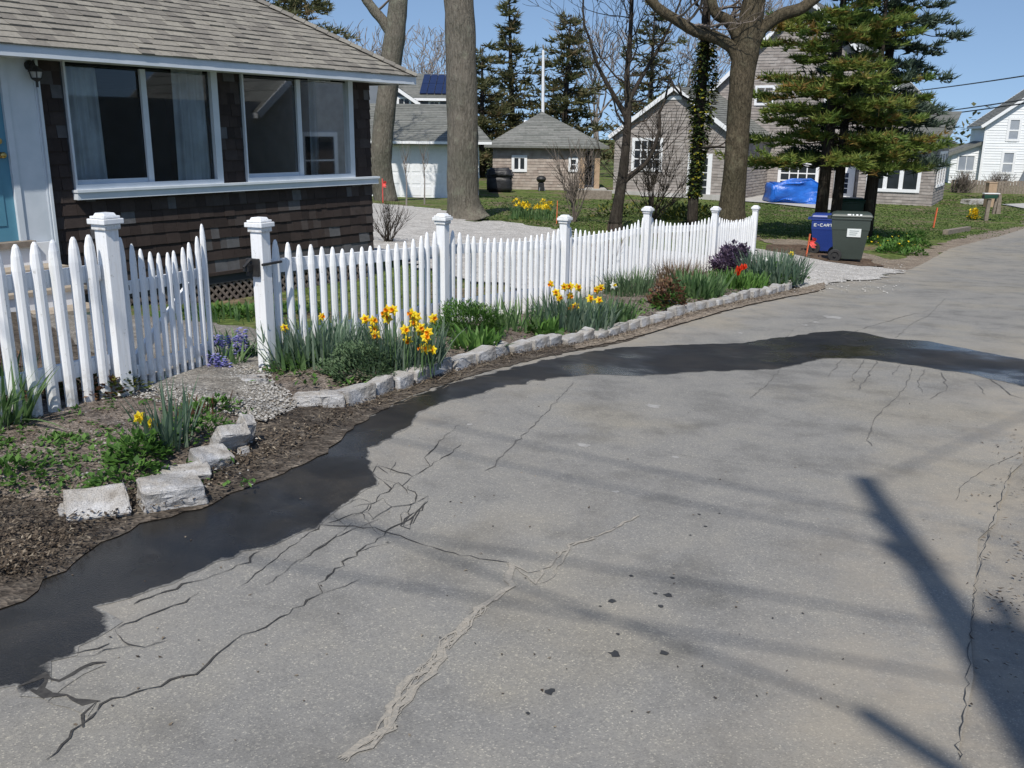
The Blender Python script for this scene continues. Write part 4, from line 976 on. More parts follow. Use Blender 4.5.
t, c = plant((514,337), 'open tuft of narrow green leaves with white buds against the fence pickets', 'plant', 'strap_leaf_plant'); straps(t, c, .36, .2, 110, .30, .02, MAT['blade'], lean=.6)
flowers_at(t, c, [(502,311)], MAT['whitepetal'], MAT['whitepetal'], .06)
t, c = plant((575,334), 'daffodil clump with ten yellow blooms and one white bloom in mid bed', 'daffodils', 'daffodil_clump')
straps(t, c, .55, .32, 480, .31, .02, MAT['blade_blue'], lean=.45)
flowers_at(t, c, [(545,284),(553,292),(561,298),(570,287),(571,296),(581,287),(580,306),(590,299),(596,288),(603,299),(595,290),(579,309),(561,287)], MAT['yellow'], MAT['orange'], .088)
flowers_at(t, c, [(605,286)], MAT['whitepetal'], MAT['yellow'], .08)
t, c = plant((612,327), 'spreading fresh green leaves at the right foot of the middle daffodils', 'plant', 'leafy_plant'); straps(t, c, .30, .2, 150, .24, .024, MAT['blade'], lean=.7)
t, c = plant((545,341), 'broad hosta like leaves close to the kerb below the middle daffodils', 'plant', 'leafy_plant'); straps(t, c, .25, .12, 40, .18, .05, MAT['mound'], lean=.8)
t, c = plant((628,300), 'grey green lavender tuft in front of the fence', 'plant', 'lavender_tuft'); straps(t, c, .38, .25, 300, .32, .012, MAT['sage'], lean=.4)
t, c = plant((678,292), 'brown dry grass tuft against the fence pickets', 'grass tuft', 'dry_grass_tuft'); straps(t, c, .42, .25, 380, .36, .010, MAT['drygrass'], lean=.5)
t, c = plant((667,312), 'dark rusty leaved perennial close to the kerb', 'plant', 'rusty_plant'); mound(t, c, .22, .2, .26, 700, .05, .03, MAT['rust']); mound(t, c, .20, .18, .14, 500, .045, .03, MAT['mound'], 'lower_foliage')
t, c = plant((697,301), 'bright green strap leaved clump right of the rusty perennial', 'plant', 'strap_leaf_plant'); straps(t, c, .40, .28, 280, .32, .032, MAT['blade'], lean=.6)
t, c = plant((736,291), 'green tulip patch with two red blooms', 'tulips', 'tulip_patch'); straps(t, c, .58, .36, 420, .22, .03, MAT['mound'], lean=.6)
for (px, py) in ((739,272), (743.5,270), (737.5,276)):
    Y = c.y-.05; q = atY(px, py, Y); gz_ = H(q[0], Y)+SOIL; bb = MB(); bb.tube([(q[0], Y, gz_), (q[0], Y, q[2])], .004, 5); f_ = bb.build('flower', MAT['blade'], t)
    pm = MB()
    for k in range(6):
        a = k*math.pi/3; r = V((math.cos(a), math.sin(a), 0)); s2 = V((-r.y, r.x, 0)); o_ = V((q[0], Y, q[2]))
        pm.add([o_, o_+r*.04+s2*.028+UP*.035, o_+r*.036+UP*.085, o_+r*.04-s2*.028+UP*.035], [(0, 1, 2, 3)], random.random())
    pm.build('petals', MAT['red'], f_)
t, c = plant((731,276), 'purple leaved plant in front of the fence end', 'plant', 'purple_plant'); mound(t, c, .5, .24, .36, 2400, .07, .04, MAT['purple'])
t, c = plant((772,286), 'tall clump of grey green iris like leaves at the driveway end of the bed', 'plant', 'strap_leaf_plant'); straps(t, c, .55, .40, 480, .44, .026, MAT['blade_blue'], lean=.45); mound(t, c, .6, .4, .2, 700, .06, .03, MAT['mound'])
flowers_at(t, c, [(766,259)], MAT['whitepetal'], MAT['whitepetal'], .09)
t, c = plant((791,262), 'single bright yellow daffodil at the gravel edge', 'daffodil', 'daffodil_clump'); straps(t, c, .08, .06, 12, .2, .02, MAT['blade']); daffodil(t, ground(c, .02), .14, (-.1, -1, .2), MAT['yellow'], MAT['yellow'], .13)
# bare twiggy shrubs
def twigs(b, base, n, h, spread, r=.005, sub=4):
    for _ in range(n):
        az = random.uniform(0, 6.28); e = abs(random.gauss(0, spread)); d = V((math.cos(az)*math.sin(e), math.sin(az)*math.sin(e), math.cos(e))); p = V(base)+V((random.gauss(0, .04), random.gauss(0, .04), 0)); pts = [p]; hh = h*random.uniform(.5, 1)
        for i in range(5): d = (d+V((random.gauss(0, .14), random.gauss(0, .14), .06))).normalized(); p = p+d*hh/5; pts.append(p)
        b.tube(pts, [r*(1-.16*i) for i in range(6)], 4, cap=False)
        for k in range(sub):
            i = random.randint(2, 4); q = pts[i]; dd = (d+V((random.gauss(0, .6), random.gauss(0, .6), .3))).normalized(); b.tube([q, q+dd*hh*.13, q+dd*hh*.26+V((0, 0, .02))], [r*.5, r*.4, r*.25], 3, cap=False)
for px, lb, n, h, sp, mt, off in [((605,289), 'bare reddish twiggy shrub in front of the fence mid bed', 26, .75, .30, 'twig_red', .06), ((388,243), 'bare dark twiggy shrub at the corner of the shingled cottage', 30, .95, .55, 'bark_dark', 0), ((652,222), 'tall tangle of bare dark twigs between the slender tree and the ivy trunk', 26, 3.6, .42, 'bark_dark', 0), ((574,222), 'loose bare twiggy bush by the landscape timber behind the fence', 16, 2.4, .4, 'twig', 0), ((15,410), 'small bare red stemmed shrub poking through the left fence', 12, .42, .5, 'twig_red', .05)]:
    t, c = plant(px, lb, 'shrub', 'bare_shrub')
    b = MB(); twigs(b, ground(c, off), n, h, sp, .005 if h < .8 else (.008 if h < 2 else .016), 6 if h < 2 else 14); b.build('stems', MAT[mt], t)
    if off == .05: mound(t, c+V((.02, .02, 0)), .13, .1, .26, 160, .02, .014, MAT['rust'], off=.05)
# left bed
t, c = plant((150,470), 'small daffodil clump with two yellow blooms behind the loose stones', 'daffodils', 'daffodil_clump')
straps(t, c+V((.05, .12, 0)), .11, .08, 60, .31, .014, MAT['blade_blue'], lean=.25, droop=.3)
for px, py in ((128.5,417), (149,424)):
    q = atY(px, py, c.y+.06); daffodil(t, (q[0]+.01, c.y+.06, H(q[0], c.y)+.04), q[2]-H(q[0], c.y)-.04, (-.1, -1, .35), MAT['yellow'], MAT['yellow'], .066)
t, c = plant((136,478), 'bushy bright green plant in front of the small daffodils', 'plant', 'leafy_plant'); mound(t, c+V((0, .04, 0)), .13, .10, .12, 420, .04, .026, MAT['mound'])
t, c = plant((115,497), 'low sprawling green leaves above the flat leaning slab', 'plant', 'leafy_plant'); mound(t, c+V((.03, .05, 0)), .17, .08, .05, 110, .04, .028, MAT['mound'])
t, c = plant((196,455), 'scrambling small green leaves behind the smaller angular block', 'plant', 'leafy_plant'); mound(t, c+V((0, .08, 0)), .18, .11, .09, 240, .035, .024, MAT['mound'])
t, c = plant((0,437), 'dark green strap leaved clump at the left edge in front of the fence', 'plant', 'strap_leaf_plant'); straps(t, c, .16, .13, 110, .34, .02, MAT['blade'], lean=.7)
t, c = plant((14,505), 'patch of leafy weeds on the dark soil at the left edge', 'weeds', 'weed_patch'); mound(t, c+V((-.08, .12, 0)), .17, .15, .08, 170, .038, .026, MAT['mound'])
t, c = plant((206,424), 'reddish sedum buds and green leaves beside the gravel path', 'plant', 'sedum_plant'); straps(t, c, .16, .08, 26, .11, .014, MAT['rust'], lean=.3); mound(t, c, .2, .1, .05, 160, .035, .024, MAT['mound'])
t, c = plant((95,400), 'dry brown ground ivy along the foot of the left fence', 'plant', 'ground_ivy')
for k in range(5): mound(t, V(G(40+k*20, 404+(k % 2)*3)), .15, .08, .09, 170, .04, .03, MAT['rust'] if k % 2 else MAT['ivy'], 'foliage')
# hyacinths inside the gate
for i, (px, py, sp, lb) in enumerate([(222,372,[(218,357),(225,361),(231,366)],'pale blue hyacinths nearest the gate end'), (240,362,[(230,340),(243,341),(246,333)],'taller blue hyacinths close to the gate post'), (222,352,[(219,338),(224,344)],'blue hyacinths farthest from the gate post')]):
    t, c = plant((px, py), lb, 'hyacinths', 'hyacinth_clump', 'hyacinths behind the gate'); straps(t, c+V((0, .06, 0)), .15, .10, 46, .17, .02, MAT['blade'], lean=.8, off=.02)
    for (fx, fy) in sp:
        q = atY(fx, fy, c.y); z0 = H(q[0], c.y); top = V(q); base = V((q[0], c.y, z0)); bb = MB(); bb.tube([base, top], .005, 5, .5); f_ = bb.build('flower', MAT['blade'], t); pm = MB()
        top = top-V((0, .10, 0)); q_ = None
        for k in range(90):
            a = random.uniform(0, 6.28); hh = random.uniform(-.08, .05); r = .034; o_ = top+V((math.cos(a)*r*.5, math.sin(a)*r*.5, hh)); leaf(pm, o_, (math.cos(a), math.sin(a), .2), .030, .022, random.random())
        pm.build('florets', MAT['blue_petal'], f_)
t, c = plant((236,318), 'patch of green weeds under the cottage lattice', 'weeds', 'weed_patch')
for k in range(4): mound(t, c+V((-.5+.32*k, .1*k, 0)), .32, .28, .09, 260, .07, .04, MAT['mound'], 'foliage', off=.0)
straps(t, c+V((.1, -.3, 0)), .4, .3, 40, .2, .02, MAT['blade'], off=0)
# small weeds, counted with their bed
t, c = plant((60,470), 'scattered tiny weeds over the mulch left of the gate', 'weeds', 'weed_patch')
b = MB()
for _ in range(260):
    p = G(random.uniform(0, 250), random.uniform(405, 500)); 
    if random.random() < .5: p = G(random.uniform(0, 130), random.uniform(440, 510))
    for k in range(random.randint(2, 6)): leaf(b, (p.x+random.gauss(0, .02), p.y+random.gauss(0, .02), H(p.x, p.y)+.065), rnd_dir(.5), random.uniform(.015, .04), random.uniform(.012, .025), random.random())
b.build('foliage', MAT['mound'], t)
b = MB()
for _ in range(420):
    i = random.random()*len(kl); p, a = along(kl, seg, random.uniform(0, seg[-1])); p = p+V((-math.sin(a), math.cos(a), 0))*random.uniform(.15, .75)
    for k in range(random.randint(2, 6)): leaf(b, (p.x+random.gauss(0, .03), p.y+random.gauss(0, .03), H(p.x, p.y)+.08), rnd_dir(.5), random.uniform(.02, .06), random.uniform(.015, .03), random.random())
tag(b.build('weeds', MAT['mound'], None), 'loose small weeds between the plants of the long flower bed', 'weeds', kind='stuff')

# ------------------------------------------------------------------ loose ground cover: litter, pebbles, grass
def flake(b, p, L_, w, tone, flat=.35):
    a = random.uniform(0, 6.28); d = V((math.cos(a), math.sin(a), random.gauss(0, flat))); leaf(b, p, d, L_, w, tone, random.uniform(-.5, .8))
b = MB()
edge = [(0,580),(44,550),(82,527),(123,512),(152,505),(193,491),(223,477),(255,464),(300,442),(345,419),(400,393),(450,377),(520,359),(590,346),(640,333),(700,316),(760,302),(800,293)]
ep = [G(*p) for p in edge]; es = [0]
for i in range(1, len(ep)): es.append(es[-1]+(ep[i].xy-ep[i-1].xy).length)
for _ in range(5200):
    s = es[-1]*random.random()**1.7
    p, a = along(ep, es, s); o_ = abs(random.gauss(0, .15))-random.choice((.02, .05, .10)) if s < 3.6 else random.gauss(.03, .05)
    p = p+V((-math.sin(a), math.cos(a), 0))*o_; flake(b, (p.x, p.y, H(p.x, p.y)+.036+random.random()*.012), random.uniform(.008, .036), random.uniform(.004, .015), min(1, abs(random.gauss(.35, .3))))
for _ in range(3800):
    p = G(random.uniform(-30, 300), random.uniform(398, 585))
    if not in1(p.x, p.y, verge_poly): continue
    flake(b, (p.x, p.y, H(p.x, p.y)+.064), random.uniform(.008, .03), random.uniform(.004, .014), random.random())
for _ in range(1600):
    p = G(random.uniform(-20, 110), random.uniform(505, 590))
    if not in1(p.x, p.y, verge_poly): continue
    flake(b, (p.x, p.y, H(p.x, p.y)+.04), random.uniform(.006, .024), random.uniform(.003, .010), min(1, abs(random.gauss(.3, .25))))
for _ in range(2600):
    p, a = along(kl, seg, random.uniform(0, seg[-1])); p = p+V((-math.sin(a), math.cos(a), 0))*random.uniform(.12, 1.0)
    flake(b, (p.x, p.y, H(p.x, p.y)+.084), random.uniform(.012, .04), random.uniform(.006, .022), random.random())
for _ in range(3000):
    s = es[-1]*random.random()**1.2; p, a = along(ep, es, s); p = p+V((-math.sin(a), math.cos(a), 0))*random.gauss(-.025, .035); flake(b, (p.x, p.y, H(p.x, p.y)+.029+random.random()*.006), random.uniform(.006, .026), random.uniform(.003, .011), min(1, abs(random.gauss(.4, .3))), .2)
for _ in range(220):
    p, a = along(kl, seg, random.uniform(0, 3.5)); p = p+V((-math.sin(a), math.cos(a), 0))*random.uniform(-.2, .1); az = random.uniform(0, 6.28)
    blade(b, (p.x, p.y, H(p.x, p.y)+.035), az, random.uniform(.08, .22), .004, 1.45, .1, random.uniform(.6, 1))
for _ in range(160):  # bits blown onto the asphalt
    p = G(random.uniform(60, 1020), random.uniform(345, 760)); flake(b, (p.x, p.y, H(p.x, p.y)+.024), random.uniform(.006, .018), random.uniform(.004, .01), random.random(), .15)
for _ in range(170):
    p = G(random.uniform(965, 1030), random.uniform(430, 700)); flake(b, (p.x+abs(random.gauss(0, .1)), p.y, H(p.x, p.y)+.026), random.uniform(.008, .03), random.uniform(.005, .012), random.random(), .15)
tag(b.build('leaf_litter', MAT['litter'], None), 'dead leaves and bark bits along the road edge and beds', 'leaf litter', kind='stuff')
b = MB()
def pebble(b, p, r, tone):
    a = random.uniform(0, 6.28); v = []
    for k in range(4): v.append(V((math.cos(a+k*1.57)*r*random.uniform(.7, 1.2), math.sin(a+k*1.57)*r*random.uniform(.7, 1.2), random.uniform(-.1, .2)*r)))
    v.append(V((random.uniform(-.3, .3)*r, random.uniform(-.3, .3)*r, r*random.uniform(.5, .9))))
    b.add([V(p)+q for q in v], [(0, 1, 4), (1, 2, 4), (2, 3, 4), (3, 0, 4)], tone)
PEB = PX([(120,405),(160,412),(220,422),(268,432),(306,413),(275,390),(268,376),(205,372)])
for _ in range(4200):
    p = G(random.uniform(125, 300), random.uniform(374, 430)); 
    if not in1(p.x, p.y, PEB): continue
    pebble(b, (p.x, p.y, H(p.x, p.y)+.056), random.uniform(.004, .010), random.random())
for _ in range(2600):
    p = G(random.uniform(690, 905), random.uniform(262, 296))
    if random.random() < .8 and not in1(p.x, p.y, drive): continue
    pebble(b, (p.x, p.y, H(p.x, p.y)+.03), random.uniform(.008, .022), random.random())
for _ in range(260):
    p = G(random.uniform(0, 260), random.uniform(400, 500)); pebble(b, (p.x, p.y, H(p.x, p.y)+.060), random.uniform(.003, .009), random.random())
for _ in range(260):
    p, a = along(ep, es, random.uniform(0, es[-1])); p = p+V((-math.sin(a), math.cos(a), 0))*random.gauss(.02, .05); pebble(b, (p.x, p.y, H(p.x, p.y)+.022), random.uniform(.002, .008), random.random())
tag(b.build('pebbles', MAT['pebble'], None), 'loose crushed stone on the gate path and driveway mouth', 'gravel', kind='stuff')
b = MB(); zone_dirt = PX([(760,242),(850,252),(900,258),(945,243),(1024,225),(1024,240),(905,276),(862,268),(790,256)])
cnt = 0
while cnt < 26000:
    if random.random() < .55: p = G(random.uniform(760, 1040), random.uniform(196, 240))
    elif random.random() < .6: p = G(random.uniform(470, 780), random.uniform(196, 232))
    else: p = V((random.uniform(-6, 3), random.uniform(8, 30), 0))
    if in1(p.x, p.y, drive) or in1(p.x, p.y, road_poly) or in1(p.x, p.y, bed_r) or in1(p.x, p.y, verge_poly): continue
    if in1(p.x, p.y, zone_dirt) and random.random() < .8: cnt += .2; continue
    if (V((p.x, p.y, 0))-Lp).dot(cn) < .05 and p.y < 14: continue
    r = p.xy.length; hgt_ = (.034 if r > 15 else .05)*random.uniform(.6, 1.5); w = max(.006, r*.0012)
    z = H(p.x, p.y); az = random.uniform(0, 6.28); q = V((p.x, p.y, z)); s2 = V((math.cos(az), math.sin(az), 0))*w
    b.tri(q-s2, q+s2, q+UP*hgt_+V((random.gauss(0, .03), random.gauss(0, .03), 0)), random.random()); cnt += 1
tag(b.build('grass', MAT['grass'], None), 'short spring grass on the lawns', 'grass', kind='stuff')

# ------------------------------------------------------------------ bins, stakes, mailbox, small yard things
def frame(yaw):
    d = V((math.cos(yaw), math.sin(yaw), 0)); return d, V((-d.y, d.x, 0))
def strokes(b, org, ax, up, nor, text, h, w, gap, th):
    """plain block lettering built from bars"""
    SEG = {'E': [(0,0,0,1),(0,0,1,0),(0,.5,.8,.5),(0,1,1,1)], 'C': [(0,0,0,1),(0,0,1,0),(0,1,1,1)], 'A': [(0,0,.5,1),(1,0,.5,1),(.2,.4,.8,.4)], 'R': [(0,0,0,1),(0,1,1,.95),(1,.95,1,.55),(0,.5,1,.55),(.4,.5,1,0)], 'T': [(0,1,1,1),(.5,0,.5,1)], 'Y': [(0,1,.5,.5),(1,1,.5,.5),(.5,0,.5,.5)], '-': [(.1,.5,.9,.5)]}
    x = 0
    for ch in text:
        for (x0, y0, x1, y1) in SEG.get(ch, []):
            a = V(org)+ax*(x+x0*w)+up*(y0*h); c = V(org)+ax*(x+x1*w)+up*(y1*h); b.bar(a, c, th, .002, up=nor)
        x += w+gap
def wheelie(px, fyaw, wd, dp, ht, mat, label, lidmat=None, sticker=False, letters=False, emblem=False, wheels=True):
    """fyaw: direction the bin's front faces; wd across the front, dp from front to handle"""
    p = G(*px); p = V((p.x, p.y, H(p.x, p.y)+.03)); f, s = frame(fyaw)
    c = p
    t = thing('wheelie_bin', c, label, 'wheelie bin')
    b = MB(); z0, z1 = .07, ht-.14
    def ring(z, k, ko): return [c+UP*z+f*(i*dp/2*k+ko)+s*(j*wd/2*k) for i, j in ((-1,-1),(1,-1),(1,1),(-1,1))]
    lv = [ring(z0, .74, .0), ring(z0+.10, .77, .0), ring(z1-.22, .96, 0), ring(z1-.20, .985, 0), ring(z1, 1.0, 0), ring(z1, 1.05, 0), ring(z1+.04, 1.05, 0)]
    vs = [q for r in lv for q in r]; fs = [(3,2,1,0)]
    for i in range(len(lv)-1):
        for k in range(4): fs.append((i*4+k, i*4+(k+1) % 4, (i+1)*4+(k+1) % 4, (i+1)*4+k))
    m = (len(lv)-1)*4; fs.append((m, m+1, m+2, m+3)); b.add(vs, fs)
    for k in (-1, 1): b.box(c+UP*(z0+.0)-f*dp*.18+s*k*wd*.2, f*.05, s*.02, UP*.045)
    b.build('body', mat, t, bevel=.014)
    l = MB(); lv = [(z1+.045, 1.06), (z1+.075, 1.08), (z1+.115, .99), (z1+.14, .80)]
    lr = [ring(z, k, .01) for z, k in lv]; vs = [q for r in lr for q in r]; fs = [(3,2,1,0)]
    for i in range(len(lr)-1):
        for k in range(4): fs.append((i*4+k, i*4+(k+1) % 4, (i+1)*4+(k+1) % 4, (i+1)*4+k))
    m = (len(lr)-1)*4; fs.append((m, m+1, m+2, m+3)); l.add(vs, fs)
    lo = l.build('lid', lidmat or mat, t, bevel=.012)
    h = MB(); h.tube([c-f*(dp*.54+.05)+s*wd*.36*k+UP*(z1+.02) for k in (-1, 1)], .016, 8)
    for k in (-1, 1): h.bar(c-f*(dp*.5)+s*wd*.3*k+UP*(z1+.03), c-f*(dp*.54+.06)+s*wd*.3*k+UP*(z1+.02), .03, .04)
    h.build('handle', mat, t)
    if wheels:
        for k in (-1, 1):
            w = MB(); q = c-f*(dp*.37-.02)+s*k*(wd*.5*.80-.01)+UP*.135; w.lathe(q-s*k*.0, [(.05, 0), (.125, .002), (.138, .02), (.138, .045), (.125, .06), (.08, .062), (.075, .045), (.03, .045), (.03, .07)], 22, s*k); w.build('wheel', MAT['rubber'], t, smooth=False)
        a = MB(); a.tube([c-f*(dp*.37-.02)+s*k*wd*.4+UP*.135 for k in (-1, 1)], .012, 6); a.build('axle', MAT['metal'], t)
    # the long side turned to the camera is -s
    sn = -s; slope = (1.0-.77)*wd/2/(z1-z0-.1); su = (UP+sn*slope*.9).normalized()
    if sticker:
        b = MB(); q = c+sn*(wd/2*.955)+f*dp*.10+UP*(z1-.26); nn = sn.cross(UP).cross(sn); b.box(q+sn*.006, f*.135, su*.085, sn*.004); st_ = b.build('sticker', MAT['sticker'], t)
        b = MB()
        for r_ in range(3): b.box(q+sn*.011+su*(.04-.04*r_)-f*(.01*r_), f*(.09-.012*r_), su*.007, sn*.001)
        b.build('print', MAT['ink'], st_)
    if letters:
        b = MB(); strokes(b, c+sn*(wd/2*1.0+.002)-f*dp*.40+UP*(z1-.13), f, su, sn, 'E-CARTY'[:6], .055, .05, .018, .012); b.build('lettering', MAT['sticker'], t)
    if emblem:
        b = MB(); q = c+UP*(z1+.105)+sn*wd*.515
        lid_up = (UP*.04-sn*.0432+UP*0).normalized()
        for k, w_ in enumerate((.05, .02, .03, .03)): b.box(q+f*(-.05+.075*k)+sn*.004, f*w_*.7, (UP*.8-sn*.6)*.016, (sn*.8+UP*.6)*.002)
        b.build('emblem', MAT['sticker'], lo)
    return t
wheelie((846.5, 262.5), RD(-18), .62, .75, 1.02, MAT['bin_green'], 'large dark green wheelie bin with white sticker on its side at the road edge', sticker=True, emblem=True)
wheelie((822, 254.5), RD(-18), .50, .58, .90, MAT['bin_blue'], 'blue wheelie bin with white lettering left of the dark green bin', letters=True)
wheelie((846, 238), RD(-18), .62, .74, 1.10, MAT['bin_dark'], 'bottle green bin standing behind the large dark green one, only its lid showing')

def stake(px, h, label, mat='stake', flag=False, lean=(0, 0), w=.04):
    p = G(*px); t = thing('marker_stake', (p.x, p.y, H(p.x, p.y)), label, 'marker stake'); b = MB(); a = V((p.x, p.y, H(p.x, p.y)-.08)); c = a+UP*(h+.08)+V((lean[0], lean[1], 0))
    b.bar(a, c, w, w*.45, up=(1, 0, 0)); b.build('stake', MAT[mat], t)
    if flag:
        f = MB(); n = 6
        for (o0, ln) in ((0, .22), (.02, .15)):
            vs = []
            for i in range(n+1):
                q = c-UP*(.07+o0)+V((.03+.03*math.sin(i*1.2+o0*50), -.03-.02*math.cos(i), -ln*i/n)); vs += [q, q+V((.085, .02*math.sin(i), -.01))]
            f.add(vs, [(2*i, 2*i+1, 2*i+3, 2*i+2) for i in range(n)], random.random())
        f.build('ribbon', MAT['pink'], t)
stake((805.5, 258), .52, 'orange survey stake with pink ribbon left of the blue bin', flag=True, lean=(.05, .0), w=.045)
stake((933, 228), .72, 'plain orange survey stake on the lawn left of the mailbox', lean=(.06, 0), w=.07)
stake((556.5, 224), .62, 'short orange survey stake beside the gravel behind the fence', lean=(.01, 0))
stake((383, 204), .85, 'pink flagged survey stake at the foot of the leaning tree', mat='pink', flag=True, w=.06)
for px, h, lb in (((406.5, 207), 1.5, 'left slender tree sapling before the white garage door'), ((424.5, 204), 1.75, 'right slender tree sapling before the white garage door')):
    p = G(*px); t = thing('sapling', (p.x, p.y, p.z), lb, 'sapling'); b = MB(); b.tube([p, p+UP*h*.5+V((.02, 0, 0)), p+UP*h+V((-.04, 0, 0))], [.03, .022, .012], 6)
    b.build('trunk', MAT['twig_pale'], t); b = MB()
    for k in range(14):
        q = p+UP*h*random.uniform(.5, 1); a = random.uniform(0, 6.28); b.tube([q, q+V((math.cos(a)*.12, math.sin(a)*.12, .25)), q+V((math.cos(a)*.2, math.sin(a)*.2, .6))], [.009, .006, .003], 3)
    b.build('crown', MAT['twig'], t)
# mailbox on a leaning post with its brace board, and the box behind it
p = G(985.5, 221); Ym = p.y; pz = p.z
def P3(x, y, dY=0): q = atY(x, y, Ym+dY); return V(q)
t = thing('mailbox', p, 'dark green mailbox on a leaning grey wooden post at the road side', 'mailbox')
b = MB(); b.bar(V((p.x, p.y, pz-.1)), P3(989.5, 199), .14, .10, up=(0, 1, 0)); b.build('post', MAT['wood_old'], t)
b = MB(); b.prism([P3(992.5, 214), P3(994.5, 214.3), P3(999.5, 194.5), P3(997, 194)], V((0, .09, 0))); b.prism([P3(996.0, 213.8), P3(1000.5, 214), P3(1002, 194.5), P3(999.5, 194)], V((0, .14, 0))+V((0, .0, 0))); b.build('brace_board', MAT['wood_old'], t)
b = MB(); b.bar(P3(983.5, 193.4), P3(999, 193.6), .22, .035); b.build('shelf', MAT['white'], t)
b = MB(); a = P3(983.2, 198.6); c = P3(996.5, 198.4); dd = (c-a).normalized(); hh = (P3(983.2, 194.2)-a).length; n = 9; pr = []
sd = V((-dd.y, dd.x, 0)); pr = [a-sd*.10, a+sd*.10]+[a+sd*.10*math.cos(math.pi*k/8)+UP*(hh*.55+hh*.4*math.sin(math.pi*k/8)) for k in range(9)]
b.prism(pr, c-a); bo = b.build('box', MAT['bin_dark'], t)
b = MB(); b.prism([q-dd*.012+UP*.0 for q in pr], dd*.010); b.build('box_door', MAT['black'], t)
p2 = G(988.5, 207); t = thing('newspaper_box', p2, 'beige upright box just behind the dark green mailbox', 'box'); b = MB(); zt1 = atY(988.5, 183, p2.y)[2]; b.box(V((p2.x, p2.y, (p2.z-.05+zt1)/2)), V((.20, 0, 0)), V((0, .18, 0)), UP*((zt1-p2.z+.05)/2)); b.box(V((p2.x, p2.y, zt1+.02)), V((.22, 0, 0)), V((0, .2, 0)), UP*.02); b.build('box_body', MAT['wood_tan'], t, bevel=.01)
p = G(956, 232); t = thing('landscape_timber', p, 'weathered landscape timber lying between the lawn and the road', 'timber'); b = MB(); a, c = G(945, 235), G(968, 231); b.bar(a+UP*.08, c+UP*.08, .16, .16); b.build('timber_beam', MAT['wood_old'], t, bevel=.012)
a, c = G(567, 198.5), G(611, 199.5); t = thing('landscape_timber', a, 'long low landscape timber on the lawn in front of the tan shed', 'timber'); b = MB(); b.bar(a+UP*.2, c+UP*.2, .3, .42); b.build('timber_beam', MAT['wood_old'], t, bevel=.02)
p = G(975, 204); stone_mesh('lawn_stone', (1.3, .7, .28), (p.x, p.y, p.z+.1), .2, (0, 0), 91, 'pale flat rock on the lawn left of the mailbox', 'rock')
# clumps of spring flowers far off
for px, lb, mt, h in (((973, 220), 'single yellow green clump of flowers on the lawn by the mailbox', 'yellow', .42), ((545, 217), 'scattered yellow daffodils on the dark lawn behind the fence', 'yellow', .35)):
    t, c = plant(px, lb, 'flowers', 'flower_clump')
    if px[0] == 973:
        straps(t, c, .25, .2, 60, .4, .05, MAT['blade'], off=0); mound(t, c+UP*.1, .24, .2, .42, 300, .10, .07, MAT['yellow'], 'blossom_cover', off=.05)
    else:
        for k in range(16):
            q = G(random.uniform(512, 556), random.uniform(211, 221)); straps(t, q, .25, .15, 22, .36, .03, MAT['blade'], off=0)
            if random.random() < .75: mound(t, q, .12, .08, .08, 26, .09, .06, MAT['yellow'], 'blossom_cover', off=.3)
t, c = plant((878, 262), 'leafy weeds and small yellow flowers right of the large dark green bin', 'weeds', 'weed_patch')
for k in range(16):
    q = G(random.uniform(866, 922), random.uniform(236, 256)); mound(t, q, .42, .3, .16, 170, .10, .055, MAT['mound'], 'foliage', off=0)
b = MB()
for k in range(26):
    q = G(random.uniform(866, 915), random.uniform(238, 256)); q.z = H(q.x, q.y)+.2; leaf(b, q, rnd_dir(.5), .06, .06, random.random())
b.build('blossom_cover', MAT['yellow'], t)
t, c = plant((630, 222), 'low dark leafy shrubs behind the fence under the trees', 'shrubs', 'low_bush')
for k in range(10):
    q = G(random.uniform(575, 715), random.uniform(214, 224)); mound(t, q, .9, .5, .45, 240, .16, .08, MAT['ivy'], 'foliage', off=0)
# covered grill, kettle grill
def soft_box(name, c, hx, hy, h, top, mat, parent, amp=.03, bev=.22, sag=0.0):
    bm = bmesh.new(); bmesh.ops.create_cube(bm, size=2)
    for v in bm.verts:
        v.co.x *= hx*(top if v.co.z > 0 else 1); v.co.y *= hy*(top if v.co.z > 0 else 1); v.co.z = (v.co.z+1)/2*h
    bmesh.ops.bevel(bm, geom=list(bm.edges), offset=min(hx, hy)*bev, segments=3, affect='EDGES'); bmesh.ops.triangulate(bm, faces=bm.faces)
    for _ in range(2): bmesh.ops.subdivide_edges(bm, edges=[e for e in bm.edges if e.calc_length() > .09], cuts=1); bmesh.ops.triangulate(bm, faces=[f for f in bm.faces if len(f.verts) > 3])
    bm.normal_update()
    for v in bm.verts:
        q = v.co; fold = math.sin(q.x*14+3*math.sin(q.z*3))+math.sin(q.y*17+2*math.sin(q.z*4+q.x))+.6*math.sin(q.z*11+q.x*5); v.co += v.normal*amp*.45*fold
        if sag: v.co.z *= 1+sag*(math.sin(q.x*2.3+1)+.6*math.sin(q.x*5.1+q.y*2)); v.co.y += amp*.8*math.sin(q.x*8+4*q.z)*(1-min(1, q.z/h))
    me = bpy.data.meshes.new(name); bm.to_mesh(me); bm.free(); me.materials.append(mat); me.polygons.foreach_set('use_smooth', [True]*len(me.polygons)); o = bpy.data.objects.new(name, me); COL.objects.link(o); o.parent = parent; o.location = V(c)-V(parent['org']); o['org'] = list(parent['org']); return o
p = G(499.5, 192); t = thing('covered_grill', p, 'barbecue grill under a black cover beside the white garage', 'grill'); k = p.y/FPX*1.04
soft_box('cover_skirt', p, 12*k, .4, 15*k, .97, MAT['cover'], t, .04); soft_box('cover_hood', p+UP*13.5*k, 14.5*k, .48, 8.5*k, .72, MAT['cover'], t, .04)
